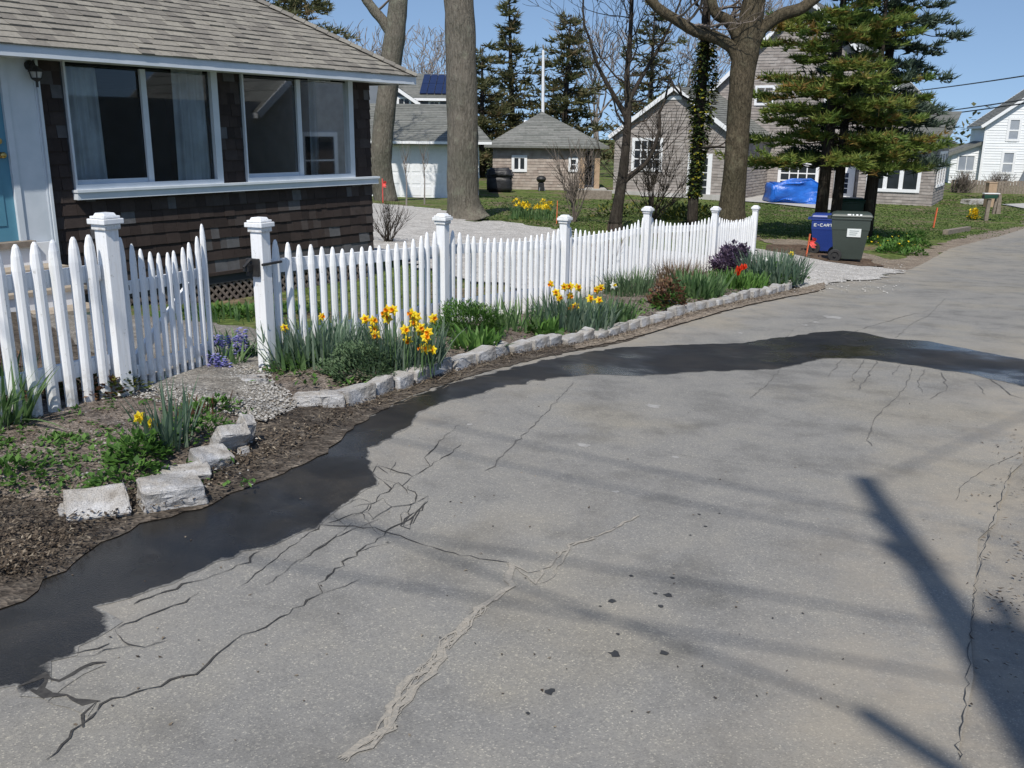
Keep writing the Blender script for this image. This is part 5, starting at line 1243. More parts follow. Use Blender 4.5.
p = G(541, 191); t = thing('kettle_grill', p, 'small black kettle grill in front of the tan shingle shed', 'grill'); k = p.y/FPX*1.04
b = MB(); b.lathe(p+UP*7.2*k, [(.05, 0), (3.4*k, 1.2*k), (4.7*k, 3.4*k), (4.8*k, 3.6*k), (4.2*k, 5.4*k), (2.0*k, 6.7*k), (.03, 7*k)], 18); b.build('bowl', MAT['black'], t, smooth=True)
for a in (0, 2.1, 4.2):
    b = MB(); b.tube([p+V((math.cos(a)*3.6*k, math.sin(a)*3.6*k, 0)), p+V((math.cos(a)*1.5*k, math.sin(a)*1.5*k, 8.2*k))], .03, 6); b.build('leg', MAT['metal'], t)
b = MB(); b.box(p+UP*4*k, V((2.8*k, 0, 0)), V((0, 2.8*k, 0)), UP*3.5*k); b.build('ash_cover', MAT['cover'], t)
p = G(793, 203.5); t = thing('tarp_covered_furniture', p, 'patio furniture stack under a crumpled bright blue tarp', 'covered furniture'); k = p.y/FPX*1.04
soft_box('tarp', p+V((0, 0, .05)), 25.5*k, .85, 20*k, .90, MAT['tarp'], t, .13, .10, .09)

# ------------------------------------------------------------------ houses
def box_s(b, o, a, n, s0, s1, d0, d1, z0, z1, tone=None):
    """box in a house frame: o origin, a along, n outward (d measured inwards, -n)"""
    b.box(o+a*(s0+s1)/2-n*(d0+d1)/2+UP*((z0+z1)/2-o.z*0), a*(s1-s0)/2, n*(d1-d0)/2, UP*(z1-z0)/2, tone)
def win(parent, o, a, n, s0, s1, z0, z1, cols=2, rows=3, frame=MAT['white'], fw_=.10, name='window', pane=None, deep=.0, mull=.04, rail=0):
    """framed window on the wall plane; casing proud of the wall, panes slightly recessed"""
    b = MB()
    box_s(b, o, a, n, s0-fw_, s0, -.05-deep, .02, z0-fw_, z1+fw_); box_s(b, o, a, n, s1, s1+fw_, -.05-deep, .02, z0-fw_, z1+fw_)
    box_s(b, o, a, n, s0, s1, -.05-deep, .02, z1, z1+fw_); box_s(b, o, a, n, s0, s1, -.07-deep, .02, z0-fw_, z0)
    for i in range(1, cols):
        s = s0+(s1-s0)*i/cols; box_s(b, o, a, n, s-mull/2, s+mull/2, -.03-deep, .0, z0, z1)
    for j in range(1, rows):
        z = z0+(z1-z0)*j/rows; 
        box_s(b, o, a, n, s0, s1, -.028-deep, .0, z-mull/2, z+mull/2)
    if rail:
        z = z0+(z1-z0)*rail; box_s(b, o, a, n, s0, s1, -.035-deep, .0, z-.05, z+.05)
    f = b.build(name, frame, parent); g = MB(); box_s(g, o, a, n, s0, s1, -.012-deep, .004, z0, z1); g.build('pane', pane or MAT['glass_far'], f); return f
def wall_tabs(b, o, a, n, poly, course, wmin, wmax, lift, tones, holes=()):
    tabs(b, o, a, UP, n, poly, course, wmin, wmax, lift, tones, holes)
def roof_plane(b, o, along, up, poly, course=.20, tones=(.2, .4, .5, .6, .8), lift=.02, w=(.5, 1.1)):
    along, up = V(along).normalized(), V(up).normalized(); nor = along.cross(up)
    if nor.z < 0: nor = -nor
    tabs(b, o, along, up, nor, poly, course, w[0], w[1], lift, list(tones))
    vs = [V(o)+along*s+up*t+nor*-.03 for s, t in poly]; b.add(vs, [tuple(range(len(vs)))], .5)
def gable_roof(parent, o, a, n, s0, s1, d0, d1, ze_, rise, ov=.35, rake=.3, axis='d', mat=None, trim=MAT['white'], course=.2):
    """gable roof over rectangle; axis 'd': ridge runs inwards (gable faces n); 's': ridge runs along a"""
    b = MB(); tr = MB()
    if axis == 'd':
        m = (s0+s1)/2; hw = (s1-s0)/2; sl = rise/hw; Ls = math.hypot(hw+ov, (hw+ov)*sl); L2 = d1-d0+2*rake
        for sg in (-1, 1):
            c = o+a*(m+sg*(hw+ov))-n*(d0-rake)+UP*(ze_-ov*sl)
            up = (-a*sg+UP*sl).normalized(); roof_plane(b, c, -n, up, [(0, 0), (L2, 0), (L2, Ls), (0, Ls)], course)
            for dd in (0, L2): 
                q = c-n*dd; e = q+up*Ls; ofs = n*(-.02 if dd else .02); tr.bar(q+ofs-UP*.09, e+ofs-UP*.09, .035, .20, up=UP)
            tr.bar(c-UP*.10+a*sg*.01, c-n*L2-UP*.10+a*sg*.01, .03, .16)
    else:
        m = (d0+d1)/2; hw = (d1-d0)/2; sl = rise/hw; Ls = math.hypot(hw+ov, (hw+ov)*sl); L2 = s1-s0+2*rake
        for sg in (-1, 1):
            c = o+a*(s0-rake)-n*(m+sg*(hw+ov))+UP*(ze_-ov*sl); up = (n*sg+UP*sl).normalized(); roof_plane(b, c, a, up, [(0, 0), (L2, 0), (L2, Ls), (0, Ls)], course)
            for dd in (0, L2):
                q = c+a*dd; e = q+up*Ls; ofs = a*(.02 if dd else -.02); tr.bar(q+ofs-UP*.09, e+ofs-UP*.09, .035, .20, up=UP)
            tr.bar(c-UP*.10-n*sg*.01, c+a*L2-UP*.10-n*sg*.01, .03, .16)
    r = b.build('roof', mat or MAT['roof_grey'], parent); tr.build('rake_trim', trim, r); return r
def yz(px, py, Y): return V(atY(px, py, Y))
TG = [.1, .3, .5, .6, .8, .95]
# ---- big grey shingled house
ea = V((.866, -.5, 0)); en = V((-.5, -.866, 0))     # along (to the right), outward (towards the camera)
C0 = V(atY(931, 206, 47.0)); gz0 = C0.z; O = V((C0.x, C0.y, 0))
def s_at(px, off=0.0, py=150):
    v = ray(px, py); o = O+en*off; t = (o.x*en.x+o.y*en.y)/(v[0]*en.x+v[1]*en.y); p = CAM+v*t; return (V((p[0], p[1], 0))-o).dot(ea), p[2]
hs = thing('grey_shingle_house', (O.x, O.y, gz0), 'large grey shingled house with white window frames behind the pine trees', 'house')
zR = gz0+3.1
b = MB(); box_s(b, O, ea, en, -3.6, 0, .05, 5.0, gz0-.3, zR); shell = b.build('wall', MAT['shingle_end'], hs)
b = MB(); sA = s_at(873)[0]; sB = s_at(921)[0]; zA = s_at(873, 0, 188)[1]; zB = s_at(900, 0, 165)[1]
wall_tabs(b, O, ea, en, [(-3.6, gz0-.2), (0, gz0-.2), (0, zR), (-3.6, zR)], .15, .15, .5, .02, TG, [(sA-.1, sB+.1, zA-.1, zB+.15)])
wall_tabs(b, O, -en, ea, [(0, gz0-.2), (5, gz0-.2), (5, zR), (0, zR)], .15, .15, .5, .02, TG); b.build('wall_shingles', MAT['shingle_end'], hs)
win(hs, O, ea, en, sA, sB, zA, zB, 3, 1, fw_=.16, mull=.2)
for k in range(3): win(hs, O, -en, ea, .9+1.2*k, 1.75+1.2*k, gz0+1.0, gz0+2.5, 1, 2, fw_=.14)
b = MB(); roof_plane(b, O+ea*.4+en*.4+UP*(zR-.05), -ea, (-en+UP*.3), [(0, 0), (4.4, 0), (4.4, 5.6), (0, 5.6)]); roof_plane(b, O+ea*.4+en*.4+UP*(zR-.05), -en, (-ea+UP*.3), [(0, 0), (5.4, 0), (5.4, 3), (0, .1)]); b.box(O+ea*-1.8+en*.4+UP*(zR-.1), ea*2.2, en*.02, UP*.1)
b.build('porch_roof', MAT['roof_grey'], hs)
# main two-storey gable
sM0, sM1 = -12.7, -1.9; OM = O-en*1.6; zE = gz0+5.3; RISE = 5.0; mid = (sM0+sM1)/2
b = MB(); box_s(b, OM, ea, en, sM0, sM1, .05, 9, gz0-.3, zE); b.prism([OM+ea*sM0-en*.05+UP*zE, OM+ea*sM1-en*.05+UP*zE, OM+ea*mid-en*.05+UP*(zE+RISE)], -en*8.9); b.build('wall', MAT['shingle_end'], hs)
b = MB()
w2 = [(s_at(753, -1.6)[0], s_at(768, -1.6)[0], s_at(757, -1.6, 103)[1], s_at(757, -1.6, 88)[1]), (s_at(822, -1.6)[0], s_at(838, -1.6)[0], s_at(826, -1.6, 118)[1], s_at(826, -1.6, 96)[1]), (s_at(783, -1.6)[0], s_at(818, -1.6)[0], s_at(800, -1.6, 188)[1], s_at(800, -1.6, 166)[1])]
dd = (s_at(838, -1.6)[0], s_at(857, -1.6)[0], s_at(846, -1.6, 203)[1], s_at(846, -1.6, 171)[1])
HM = [(a-.1, c+.1, e-.1, f+.1) for a, c, e, f in w2+[dd]]
wall_tabs(b, OM, ea, en, [(sM0, gz0-.2), (sM1, gz0-.2), (sM1, zE), (sM0, zE)], .15, .15, .5, .02, TG, HM)
wall_tabs(b, OM, ea, en, [(sM0, zE), (sM1, zE), (mid, zE+RISE)], .15, .15, .5, .02, TG)
wall_tabs(b, OM+ea*sM1, -en, ea, [(0, gz0-.2), (9, gz0-.2), (9, zE), (0, zE)], .15, .15, .5, .02, TG); wall_tabs(b, OM+ea*sM0-en*9, en, -ea, [(0, gz0-.2), (9, gz0-.2), (9, zE), (0, zE)], .15, .15, .5, .02, TG)
b.build('wall_shingles', MAT['shingle_end'], hs)
gable_roof(hs, OM, ea, en, sM0, sM1, 0, 9, zE, RISE)
win(hs, OM, ea, en, *w2[0], 2, 2, fw_=.13); win(hs, OM, ea, en, *w2[1], 2, 2, fw_=.13); win(hs, OM, ea, en, *w2[2], 4, 3, fw_=.16, mull=.06)
d_ = win(hs, OM, ea, en, dd[0]+.28, dd[1]-.28, dd[2]+.5, dd[3]-.1, 2, 4, name='french_door', fw_=.32)
# low front wing
OW = V(atY(613, 193, 50.6)); OW.z = 0; gw = H(OW.x, OW.y)-.05
def s_w(px, py=150):
    v = ray(px, py); t = (OW.x*en.x+OW.y*en.y)/(v[0]*en.x+v[1]*en.y); p = CAM+v*t; return (V((p[0], p[1], 0))-OW).dot(ea), p[2]
sW1 = s_w(735)[0]; zEw = s_w(617, 132)[1]; zAp = s_w(674, 84)[1]
b = MB(); box_s(b, OW, ea, en, 0, sW1, .05, 7, gw-.3, zEw); b.prism([OW-en*.05+UP*zEw, OW+ea*sW1-en*.05+UP*zEw, OW+ea*sW1/2-en*.05+UP*(zAp-.15)], -en*6.9); b.build('wall', MAT['shingle_end'], hs)
ww = (s_w(635)[0], s_w(660)[0], s_w(647, 168)[1], s_w(647, 141)[1]); wd_ = (s_w(693)[0], s_w(709)[0], s_w(700, 194)[1], s_w(700, 158)[1])
b = MB(); wall_tabs(b, OW, ea, en, [(0, gw-.1), (sW1, gw-.1), (sW1, zEw), (0, zEw)], .15, .15, .5, .02, TG, [(a-.1, c+.1, e-.1, f+.1) for a, c, e, f in (ww, wd_)]); wall_tabs(b, OW, ea, en, [(0, zEw), (sW1, zEw), (sW1/2, zAp-.15)], .15, .15, .5, .02, TG); wall_tabs(b, OW-en*7, en, -ea, [(0, gw-.1), (7, gw-.1), (7, zEw), (0, zEw)], .15, .15, .5, .02, TG); wall_tabs(b, OW+ea*sW1, -en, ea, [(0, gw-.1), (7, gw-.1), (7, zEw), (0, zEw)], .15, .15, .5, .02, TG)
b.build('wall_shingles', MAT['shingle_end'], hs)
gable_roof(hs, OW, ea, en, 0, sW1, 0, 7, zEw, zAp-zEw-.1, ov=.25, rake=.25)
f = win(hs, OW, ea, en, *ww, 4, 3, fw_=.16, mull=.06); win(hs, OW, ea, en, *wd_, 2, 5, name='french_door', fw_=.22)
b = MB(); box_s(b, OW, ea, en, -.3, sW1, -.2, 0, gw-.2, gw+.22); b.build('foundation', MAT['concrete'], hs)
b = MB(); box_s(b, OW, ea, en, s_w(668)[0]-.6, s_w(668)[0]+.6, -.05, 0, s_w(672, 98)[1]-.08, s_w(672, 98)[1]+.1); b.build('gable_trim', MAT['white'], hs)

# ---- tan shingled shed with hip roof and porch
Y0 = 52.0; xa, xb = atY(493, 150, Y0)[0], atY(583, 150, Y0)[0]; xe = atY(600, 150, Y0)[0]; gS = -1.50; zS = atY(540, 146, Y0)[2]; zP = atY(541, 112, Y0+3)[2]
sa_ = V((1, -.02, 0)).normalized(); sn_ = V((sa_.y, -sa_.x, 0)); OS = V((xa, Y0, 0)); wS = xb-xa; wT = xe-xa
sh_ = thing('shingle_shed', (xa, Y0, gS), 'small tan shingled shed with grey hip roof and two post porch', 'shed')
b = MB(); box_s(b, OS, sa_, sn_, 0, wS, .05, 5.5, gS-.3, zS); box_s(b, OS, sa_, sn_, wS-.05, wT-.05, 1.6, 5.5, gS-.3, zS); b.build('wall', MAT['shingle_tan'], sh_)
z1w = [(atY(px0, 150, Y0)[0]-xa, atY(px1, 150, Y0)[0]-xa, atY(519, y1, Y0)[2], atY(519, y0, Y0)[2]) for px0, px1, y0, y1 in ((514.5, 524.5, 158, 169), (571, 576, 159, 169))]
b = MB(); wall_tabs(b, OS, sa_, sn_, [(0, gS-.1), (wS, gS-.1), (wS, zS), (0, zS)], .15, .15, .4, .02, TG, [(a-.05, c+.05, e-.05, f_+.05) for a, c, e, f_ in z1w]); wall_tabs(b, OS+sa_*wS, -sn_, sa_, [(0, gS-.1), (1.6, gS-.1), (1.6, zS), (0, zS)], .15, .15, .4, .02, TG); wall_tabs(b, OS-sn_*1.6, sa_, sn_, [(wS, gS-.1), (wT-.05, gS-.1), (wT-.05, zS), (wS, zS)], .15, .15, .4, .02, TG)
wall_tabs(b, OS-sn_*5.5, sn_, -sa_, [(0, gS-.1), (5.5, gS-.1), (5.5, zS), (0, zS)], .15, .15, .4, .02, TG); b.build('wall_shingles', MAT['shingle_tan'], sh_)
win(sh_, OS, sa_, sn_, *z1w[0], 2, 1, fw_=.15, mull=.1); win(sh_, OS, sa_, sn_, *z1w[1], 1, 2, fw_=.12)
win(sh_, OS-sn_*1.6, sa_, sn_, wS+.12, wS+.62, gS+.25, gS+2.1, 1, 1, name='door', fw_=.1)
for px in (582.5, 597.5):
    b = MB(); x = atY(px, 165, Y0-.3)[0]; b.box(V((x, Y0-.05, (gS+zS)/2)), V((.14, 0, 0)), V((0, .14, 0)), UP*(zS-gS)/2); b.build('porch_post', MAT['wood_tan'], sh_)
b = MB(); box_s(b, OS, sa_, sn_, wS-.3, wT+.4, -.5, 1.6, gS-.1, gS+.14); b.build('porch_floor', MAT['concrete'], sh_)
ovS = .45; xA, xB = -ovS, wT+ovS; dA, dB = -ovS, 5.5+ovS; apx = atY(541, 112, Y0+2.75)[0]-xa; ap = OS+sa_*apx-sn_*2.75+UP*zP
b = MB(); cor = [OS+sa_*xA-sn_*dA, OS+sa_*xB-sn_*dA, OS+sa_*xB-sn_*dB, OS+sa_*xA-sn_*dB]; cor = [c+UP*zS for c in cor]
for i in range(4):
    p, q = cor[i], cor[(i+1) % 4]; al = (q-p).normalized(); k = (ap-p).dot(al); foot = p+al*k; up = (ap-foot); roof_plane(b, p, al, up, [(0, 0), ((q-p).length, 0), (k, up.length)], .18, (.3, .5, .6, .8, .9)); b.bar(p-UP*.04, q-UP*.04, .03, .12)
rf = b.build('roof', MAT['roof_grey'], sh_)
for px, py in ((527, 123.5), (551, 123)):
    q = V(atY(px, py, Y0+1.9)); b = MB(); b.box(q+UP*.05, V((.17, 0, 0)), V((0, .12, .06)), UP*.06); b.build('roof_vent', MAT['white'], rf)
# gutter line and spigot board shared with garage side
# ---- white garage
Yg = 42.0; gG = H(-4, 42)-.02; ga = V((.999, .035, 0)).normalized(); gn_ = V((ga.y, -ga.x, 0)); xg0 = atY(330, 150, Yg)[0]; xg1 = atY(478, 150, Yg)[0]; OG = V((xg0, Yg, 0)); wG = xg1-xg0; zG = atY(420, 141, Yg)[2]
ga_ = thing('white_garage', (xg0, Yg, gG), 'white garage with grey shingle roof and wide door behind the tree trunks', 'garage')
b = MB(); box_s(b, OG, ga, gn_, 0, wG, .05, 6.5, gG-.3, zG); b.build('wall', MAT['siding_white'], ga_)
b = MB(); wall_tabs(b, OG, ga, gn_, [(0, gG-.1), (wG, gG-.1), (wG, zG), (0, zG)], .18, 60, 61, .02, [.5]); wall_tabs(b, OG+ga*wG, -gn_, ga, [(0, gG-.1), (6.5, gG-.1), (6.5, zG), (0, zG)], .18, 60, 61, .02, [.5]); b.build('siding', MAT['siding_white'], ga_)
b = MB(); g0, g1 = atY(389, 150, Yg)[0]-xg0, atY(474, 150, Yg)[0]-xg0
for r_ in range(4):
    for c_ in range(8):
        u0 = g0+(g1-g0)*c_/8; u1 = g0+(g1-g0)*(c_+1)/8; v0 = gG+.05+2.1*r_/4; v1 = gG+.05+2.1*(r_+1)/4; box_s(b, OG, ga, gn_, u0+.05, u1-.05, -.045, -.02, v0+.06, v1-.06)
box_s(b, OG, ga, gn_, g0, g1, -.03, 0, gG, gG+2.17); b.build('garage_door', MAT['white'], ga_)
b = MB(); box_s(b, OG, ga, gn_, g0-.14, g0, -.05, 0, gG, gG+2.3); box_s(b, OG, ga, gn_, g1, g1+.14, -.05, 0, gG, gG+2.3); box_s(b, OG, ga, gn_, g0, g1, -.05, 0, gG+2.17, gG+2.3); b.build('door_casing', MAT['white'], ga_)
win(ga_, OG+ga*wG, -gn_, ga, 2.2, 3.0, gG+.9, gG+1.9, 1, 2, fw_=.12)
ovG = .6; zr_ = atY(420, 104, Yg+3.2)[2]; ru = zr_-zG; hw = 3.25+ovG; b = MB(); p = OG-ga*ovG+gn_*ovG+UP*zG; Lg = wG+ovG*2; upg = (-gn_*hw+UP*ru); sl_g = upg.length
hipx = 1.5
roof_plane(b, p, ga, upg, [(0, 0), (Lg, 0), (Lg-hipx, sl_g), (0, sl_g)], .2, (.2, .4, .5, .6, .8)); q = p-gn_*2*hw
roof_plane(b, q, ga, (gn_*hw+UP*ru), [(0, 0), (Lg, 0), (Lg-hipx, sl_g), (0, sl_g)], .2); p2 = p+ga*Lg; roof_plane(b, p2, -gn_, (-ga*hipx+UP*ru), [(0, 0), (2*hw, 0), (hw, math.hypot(hipx, ru))], .2)
b.bar(p-UP*.05, p2-UP*.05, .04, .16); b.bar(p2-UP*.05, p2-gn_*2*hw-UP*.05, .04, .16); rf = b.build('roof', MAT['roof_grey'], ga_)
b = MB(); b.bar(p-UP*.06+gn_*.06, p2-UP*.06+gn_*.06, .09, .11); b.build('gutter', MAT['white'], rf)
# ---- blue-grey house with solar roof
Yh = 62.0; hb = thing('blue_grey_house', (-6, Yh, -1.5), 'blue grey two storey house with dark solar panels showing above the garage roof', 'house')
bx0, bx1 = atY(340, 90, Yh)[0], atY(452, 90, Yh)[0]; OB = V((bx0, Yh, 0)); ba = V((1, 0, 0)); bn = V((0, -1, 0)); zB1 = atY(430, 95.5, Yh)[2]; wB = bx1-bx0
b = MB(); box_s(b, OB, ba, bn, 0, wB, .05, 8, -1.8, zB1); b.build('wall', MAT['siding_grey'], hb)
b = MB(); wall_tabs(b, OB, ba, bn, [(0, -1.6), (wB, -1.6), (wB, zB1), (0, zB1)], .2, 60, 61, .02, [.5]); b.build('siding', MAT['siding_grey'], hb)
zR1 = atY(430, 74, Yh+4)[2]; gable_roof(hb, OB, ba, bn, 0, wB, 0, 8, zB1, zR1-zB1, ov=.4, axis='s')
b = MB(); c0, c1 = atY(419, 85, Yh)[0]-bx0, atY(449, 85, Yh)[0]-bx0; sl = (zR1-zB1)/4; upb = (V((0, 1, 0))+UP*sl).normalized(); nb = V((0, -sl, 1)).normalized()
for i in range(4):
    for j in range(2):
        w_ = (c1-c0)/4; q = OB+ba*(c0+w_*(i+.5))+UP*(zB1-.40*sl)-bn*-.40+upb*(.5+1.9*(j+.5))+nb*.10; b.box(q, ba*(w_/2-.02), upb*.93, nb*.02)
b.build('solar_panel', MAT['solar'], hb)
# projecting gable with rake
OB2 = OB+bn*1.2; ge = atY(420, 99, Yh-1.2)[0]-bx0; gs = ge-7.4; zB2 = atY(421, 99, Yh-1.2)[2]
b = MB(); box_s(b, OB2, ba, bn, gs, ge-.4, .05, 1.3, -1.8, zB2); b.prism([OB2+ba*gs-bn*.05+UP*zB2, OB2+ba*(ge-.4)-bn*.05+UP*zB2, OB2+ba*((gs+ge-.4)/2)-bn*.05+UP*(zB2+2.3)], -bn*3); b.build('wall', MAT['siding_grey'], hb)
gable_roof(hb, OB2, ba, bn, gs, ge-.4, 0, 4, zB2, 2.3, ov=.4)
for px0, px1, y0, y1, o_, off in ((399, 409, 99, 107, OB2, 1.2), (430.5, 438, 102, 109, OB, 0)):
    win(hb, o_, ba, bn, atY(px0, 100, Yh-off)[0]-bx0, atY(px1, 100, Yh-off)[0]-bx0, atY(px0, y1, Yh-off)[2], atY(px0, y0, Yh-off)[2], 2, 1, fw_=.14)
# ---- white house far right
Yw = 65.0; wa = V((.94, -.34, 0)).normalized(); wn = V((wa.y, -wa.x, 0)); OWh = V(atY(978, 185, Yw)); gWh = OWh.z; OWh.z = 0
def s_h(px, py=150, off=0):
    v = ray(px, py); o = OWh+wn*off; t = (o.x*wn.x+o.y*wn.y)/(v[0]*wn.x+v[1]*wn.y); p = CAM+v*t; return (V((p[0], p[1], 0))-o).dot(wa), p[2]
wh = thing('white_house', (OWh.x, OWh.y, gWh), 'white clapboard house with steep gable and side porch at the right edge', 'house')
zEW = s_h(982, 122)[1]; k1 = s_h(1024, 94); slp = (k1[1]-zEW)/(k1[0]+.35); wW = 9.0; RW = slp*wW/2
b = MB(); box_s(b, OWh, wa, wn, 0, wW, .05, 9, gWh-.4, zEW); b.prism([OWh-wn*.05+UP*zEW, OWh+wa*wW-wn*.05+UP*zEW, OWh+wa*wW/2-wn*.05+UP*(zEW+RW)], -wn*8.9); b.build('wall', MAT['siding_white'], wh)
hw_ = [(s_h(1009.5, 130)[0], s_h(1018.5, 130)[0], s_h(1014, 139)[1], s_h(1014, 120)[1]), (s_h(1003.5, 160)[0], s_h(1013, 160)[0], s_h(1008, 172)[1], s_h(1008, 153)[1])]
b = MB(); HW = [(a-.1, c+.1, e-.1, f_+.1) for a, c, e, f_ in hw_]; wall_tabs(b, OWh, wa, wn, [(0, gWh-.1), (wW, gWh-.1), (wW, zEW), (0, zEW)], .17, 60, 61, .022, [.5], HW); wall_tabs(b, OWh, wa, wn, [(0, zEW), (wW, zEW), (wW/2, zEW+RW)], .17, 60, 61, .022, [.5], HW); wall_tabs(b, OWh-wn*9, wn, -wa, [(0, gWh-.1), (9, gWh-.1), (9, zEW), (0, zEW)], .17, 60, 61, .022, [.5]); b.build('siding', MAT['siding_white'], wh)
gable_roof(wh, OWh, wa, wn, 0, wW, 0, 9, zEW, RW, ov=.3, rake=.3)
sc_glass = plain('pale_blind_pane', (.35, .38, .42), (.22, .25, .3), .6, .15, 0)
for q in hw_: win(wh, OWh, wa, wn, *q, 1, 1, fw_=.16, pane=sc_glass, rail=.45)
b = MB(); b.box(OWh+wa*.02+wn*.01+UP*(gWh+zEW)/2, wa*.07, wn*.03, UP*(zEW-gWh)/2); b.build('corner_board', MAT['white'], wh)
# porch on the left side
OP = OWh+wn*-.6; sp0 = s_h(951, 160, -.6)[0]; zP0 = s_h(952, 152, -.6)[1]; zP1 = s_h(981, 141, -.6)[1]
b = MB(); b.prism([OP+wa*sp0+UP*(gWh-.3), OP+wa*-.02+UP*(gWh-.3), OP+wa*-.02+UP*(zP1-.15), OP+wa*sp0+UP*(zP0-.15)], -wn*5); po = b.build('porch', MAT['siding_white'], wh)
b = MB(); wall_tabs(b, OP+wn*.01, wa, wn, [(sp0, gWh-.1), (-.02, gWh-.1), (-.02, zP1-.15), (sp0, zP0-.15)], .17, 60, 61, .022, [.5], [(sp0+.4, -.3, s_h(965, 171, -.6)[1], s_h(965, 155, -.6)[1])]); b.build('porch_siding', MAT['siding_white'], po)
win(wh, OP+wn*.02, wa, wn, sp0+.5, -.4, s_h(965, 170, -.6)[1], s_h(965, 156, -.6)[1], 2, 1, fw_=.1, pane=sc_glass, name='porch_window')
b = MB(); a1 = OP+wa*(sp0-.4)+UP*(zP0-.14)+wn*.3; a2 = OP+wa*-.02+UP*(zP1-.02)+wn*.3; roof_plane(b, a1, -wn, (a2-a1), [(0, 0), (5.6, 0), (5.6, (a2-a1).length), (0, (a2-a1).length)]); b.bar(a1-UP*.1, a2-UP*.1, .03, .2); b.build('porch_roof', MAT['roof_grey'], wh)
b = MB(); q0 = s_h(1015, 188)[0]; b.prism([OWh+wa*q0+UP*(gWh-.1)+wn*.02, OWh+wa*(q0+2.2)+UP*(gWh-.1)+wn*.02, OWh+wa*(q0+2.2)+UP*(gWh+2.2)+wn*.02, OWh+wa*(q0+.75)+UP*(gWh+2.2)+wn*.02], wn*.6); b.build('cellar_hatch', MAT['siding_grey'], wh)
# brown fence strip and shrubs before it
fx0 = G(950, 192); fx1 = V((fx0.x+9, fx0.y-3, fx0.z)); t = thing('board_fence', fx0, 'low weathered brown board fence below the white house', 'fence'); dd = (fx1-fx0); Lf_ = dd.length; dd.normalize(); b = MB()
for k in range(int(Lf_/.16)): q = fx0+dd*(.16*k+.08); b.box(q+UP*.33, dd*.072, V((-dd.y, dd.x, 0))*.012, UP*(.40+random.uniform(-.03, .03)))
b.build('boards', MAT['wood_old'], t)
for px, lb in (((966, 193), 'bare twiggy shrub before the porch of the white house'), ((1003, 193), 'dense brown twiggy shrub under the white house window')):
    t, c = plant(px, lb, 'shrub', 'bare_shrub'); b = MB()
    for k in range(3): twigs(b, ground(c+V((random.gauss(0, .4), 0, 0)), 0), 30, 1.4, .5, .018, 7)
    b.build('stems', MAT['twig'], t)
# ---- house across the road, seen only mirrored in the cottage windows
XN = V((17, 17, 0)); na = V((.5, .866, 0)); nn_ = V((-.866, .5, 0)); gN = H(19, 18)
nh = thing('neighbour_house', (XN.x, XN.y, gN), 'white gabled house across the road, mirrored in the right cottage window', 'house')
b = MB(); box_s(b, XN, na, nn_, -12, 5, 0, 8, gN-.4, gN+3.4); b.prism([XN+na*-4+UP*(gN+3.4), XN+na*5+UP*(gN+3.4), XN+na*.5+UP*(gN+7.2)], -nn_*8); b.build('wall', MAT['concrete'], nh)
gable_roof(nh, XN, na, nn_, -4, 5, 0, 8, gN+3.4, 3.8, course=.5)
for s0, s1, z0, z1 in ((-2.5, -1.3, .9, 2.4), (.0, 1.2, .9, 2.4), (2.4, 3.6, .9, 2.4), (-.2, 1.1, 3.9, 5.3)): win(nh, XN, na, nn_, s0, s1, gN+z0, gN+z1, 1, 2, fw_=.14)
# pale mast behind the shed
p = V((atY(543, 150, 60)[0], 60, -1.5)); t = thing('pale_mast', p, 'thin pale mast rising behind the shed roof', 'mast'); b = MB(); zt2 = atY(541.5, 50, 60)[2]; b.tube([p, V((p.x-.1, 60, zt2))], [.12, .08], 8); b.build('pole', MAT['white'], t); b = MB(); b.bar(V((p.x-.35, 60, zt2-.5)), V((p.x+.2, 60, zt2-.5)), .06, .08); b.build('cross_piece', MAT['metal'], t)
# small white building behind
p = V(atY(800, 150, 1)); 

# ------------------------------------------------------------------ trees
def bez(pts, k=4):
    pts = [V(p) for p in pts]; out = []
    for i in range(len(pts)-1):
        p0, p1, p2, p3 = pts[max(i-1, 0)], pts[i], pts[i+1], pts[min(i+2, len(pts)-1)]
        for j in range(k):
            t = j/k; out.append(.5*((2*p1)+(p2-p0)*t+(2*p0-5*p1+4*p2-p3)*t*t+(3*p1-p0-3*p2+p3)*t**3))
    out.append(pts[-1]); return out
def limb(b, spec, Y, n=10, k=4, rough=.0, dy=0.0):
    """spec: list of (px, py, radius_px); dy: how far the limb leans towards/away per point"""
    pts = [V(atY(x, y, Y+dy*i)) for i, (x, y, r) in enumerate(spec)]; rad = [r*Y/FPX for _, _, r in spec]
    P = bez(pts, k); R_ = []
    for i in range(len(rad)-1):
        for j in range(k): R_.append(rad[i]+(rad[i+1]-rad[i])*j/k)
    R_.append(rad[-1]); b.tube(P, R_, n, rough=rough); return P, R_
def grow(b, p, d, L_, r, depth, up=.12, wob=.22, spread=.55, kids=3, minr=.006):
    pts = [V(p)]; d = V(d).normalized(); k = 4; rr = [r]
    for i in range(k):
        d = (d+V((random.gauss(0, wob), random.gauss(0, wob), random.gauss(0, wob)+up))).normalized(); pts.append(pts[-1]+d*L_/k); rr.append(max(minr*.6, r*(1-.5*(i+1)/k)))
    b.tube(pts, rr, 6 if r > .05 else (4 if r > .02 else 3), cap=False)
    if depth <= 0: return
    for i in range(kids):
        j = random.randint(1, k) if i else k; q = pts[j]; a = d.orthogonal().normalized(); a.rotate(Matrix.Rotation(random.uniform(0, 6.28), 3, d)); s = spread*random.uniform(.6, 1.3)
        grow(b, q, d*math.cos(s)+a*math.sin(s), L_*random.uniform(.55, .8), max(minr, rr[j]*random.uniform(.55, .75)), depth-1, up, wob, spread, kids, minr)
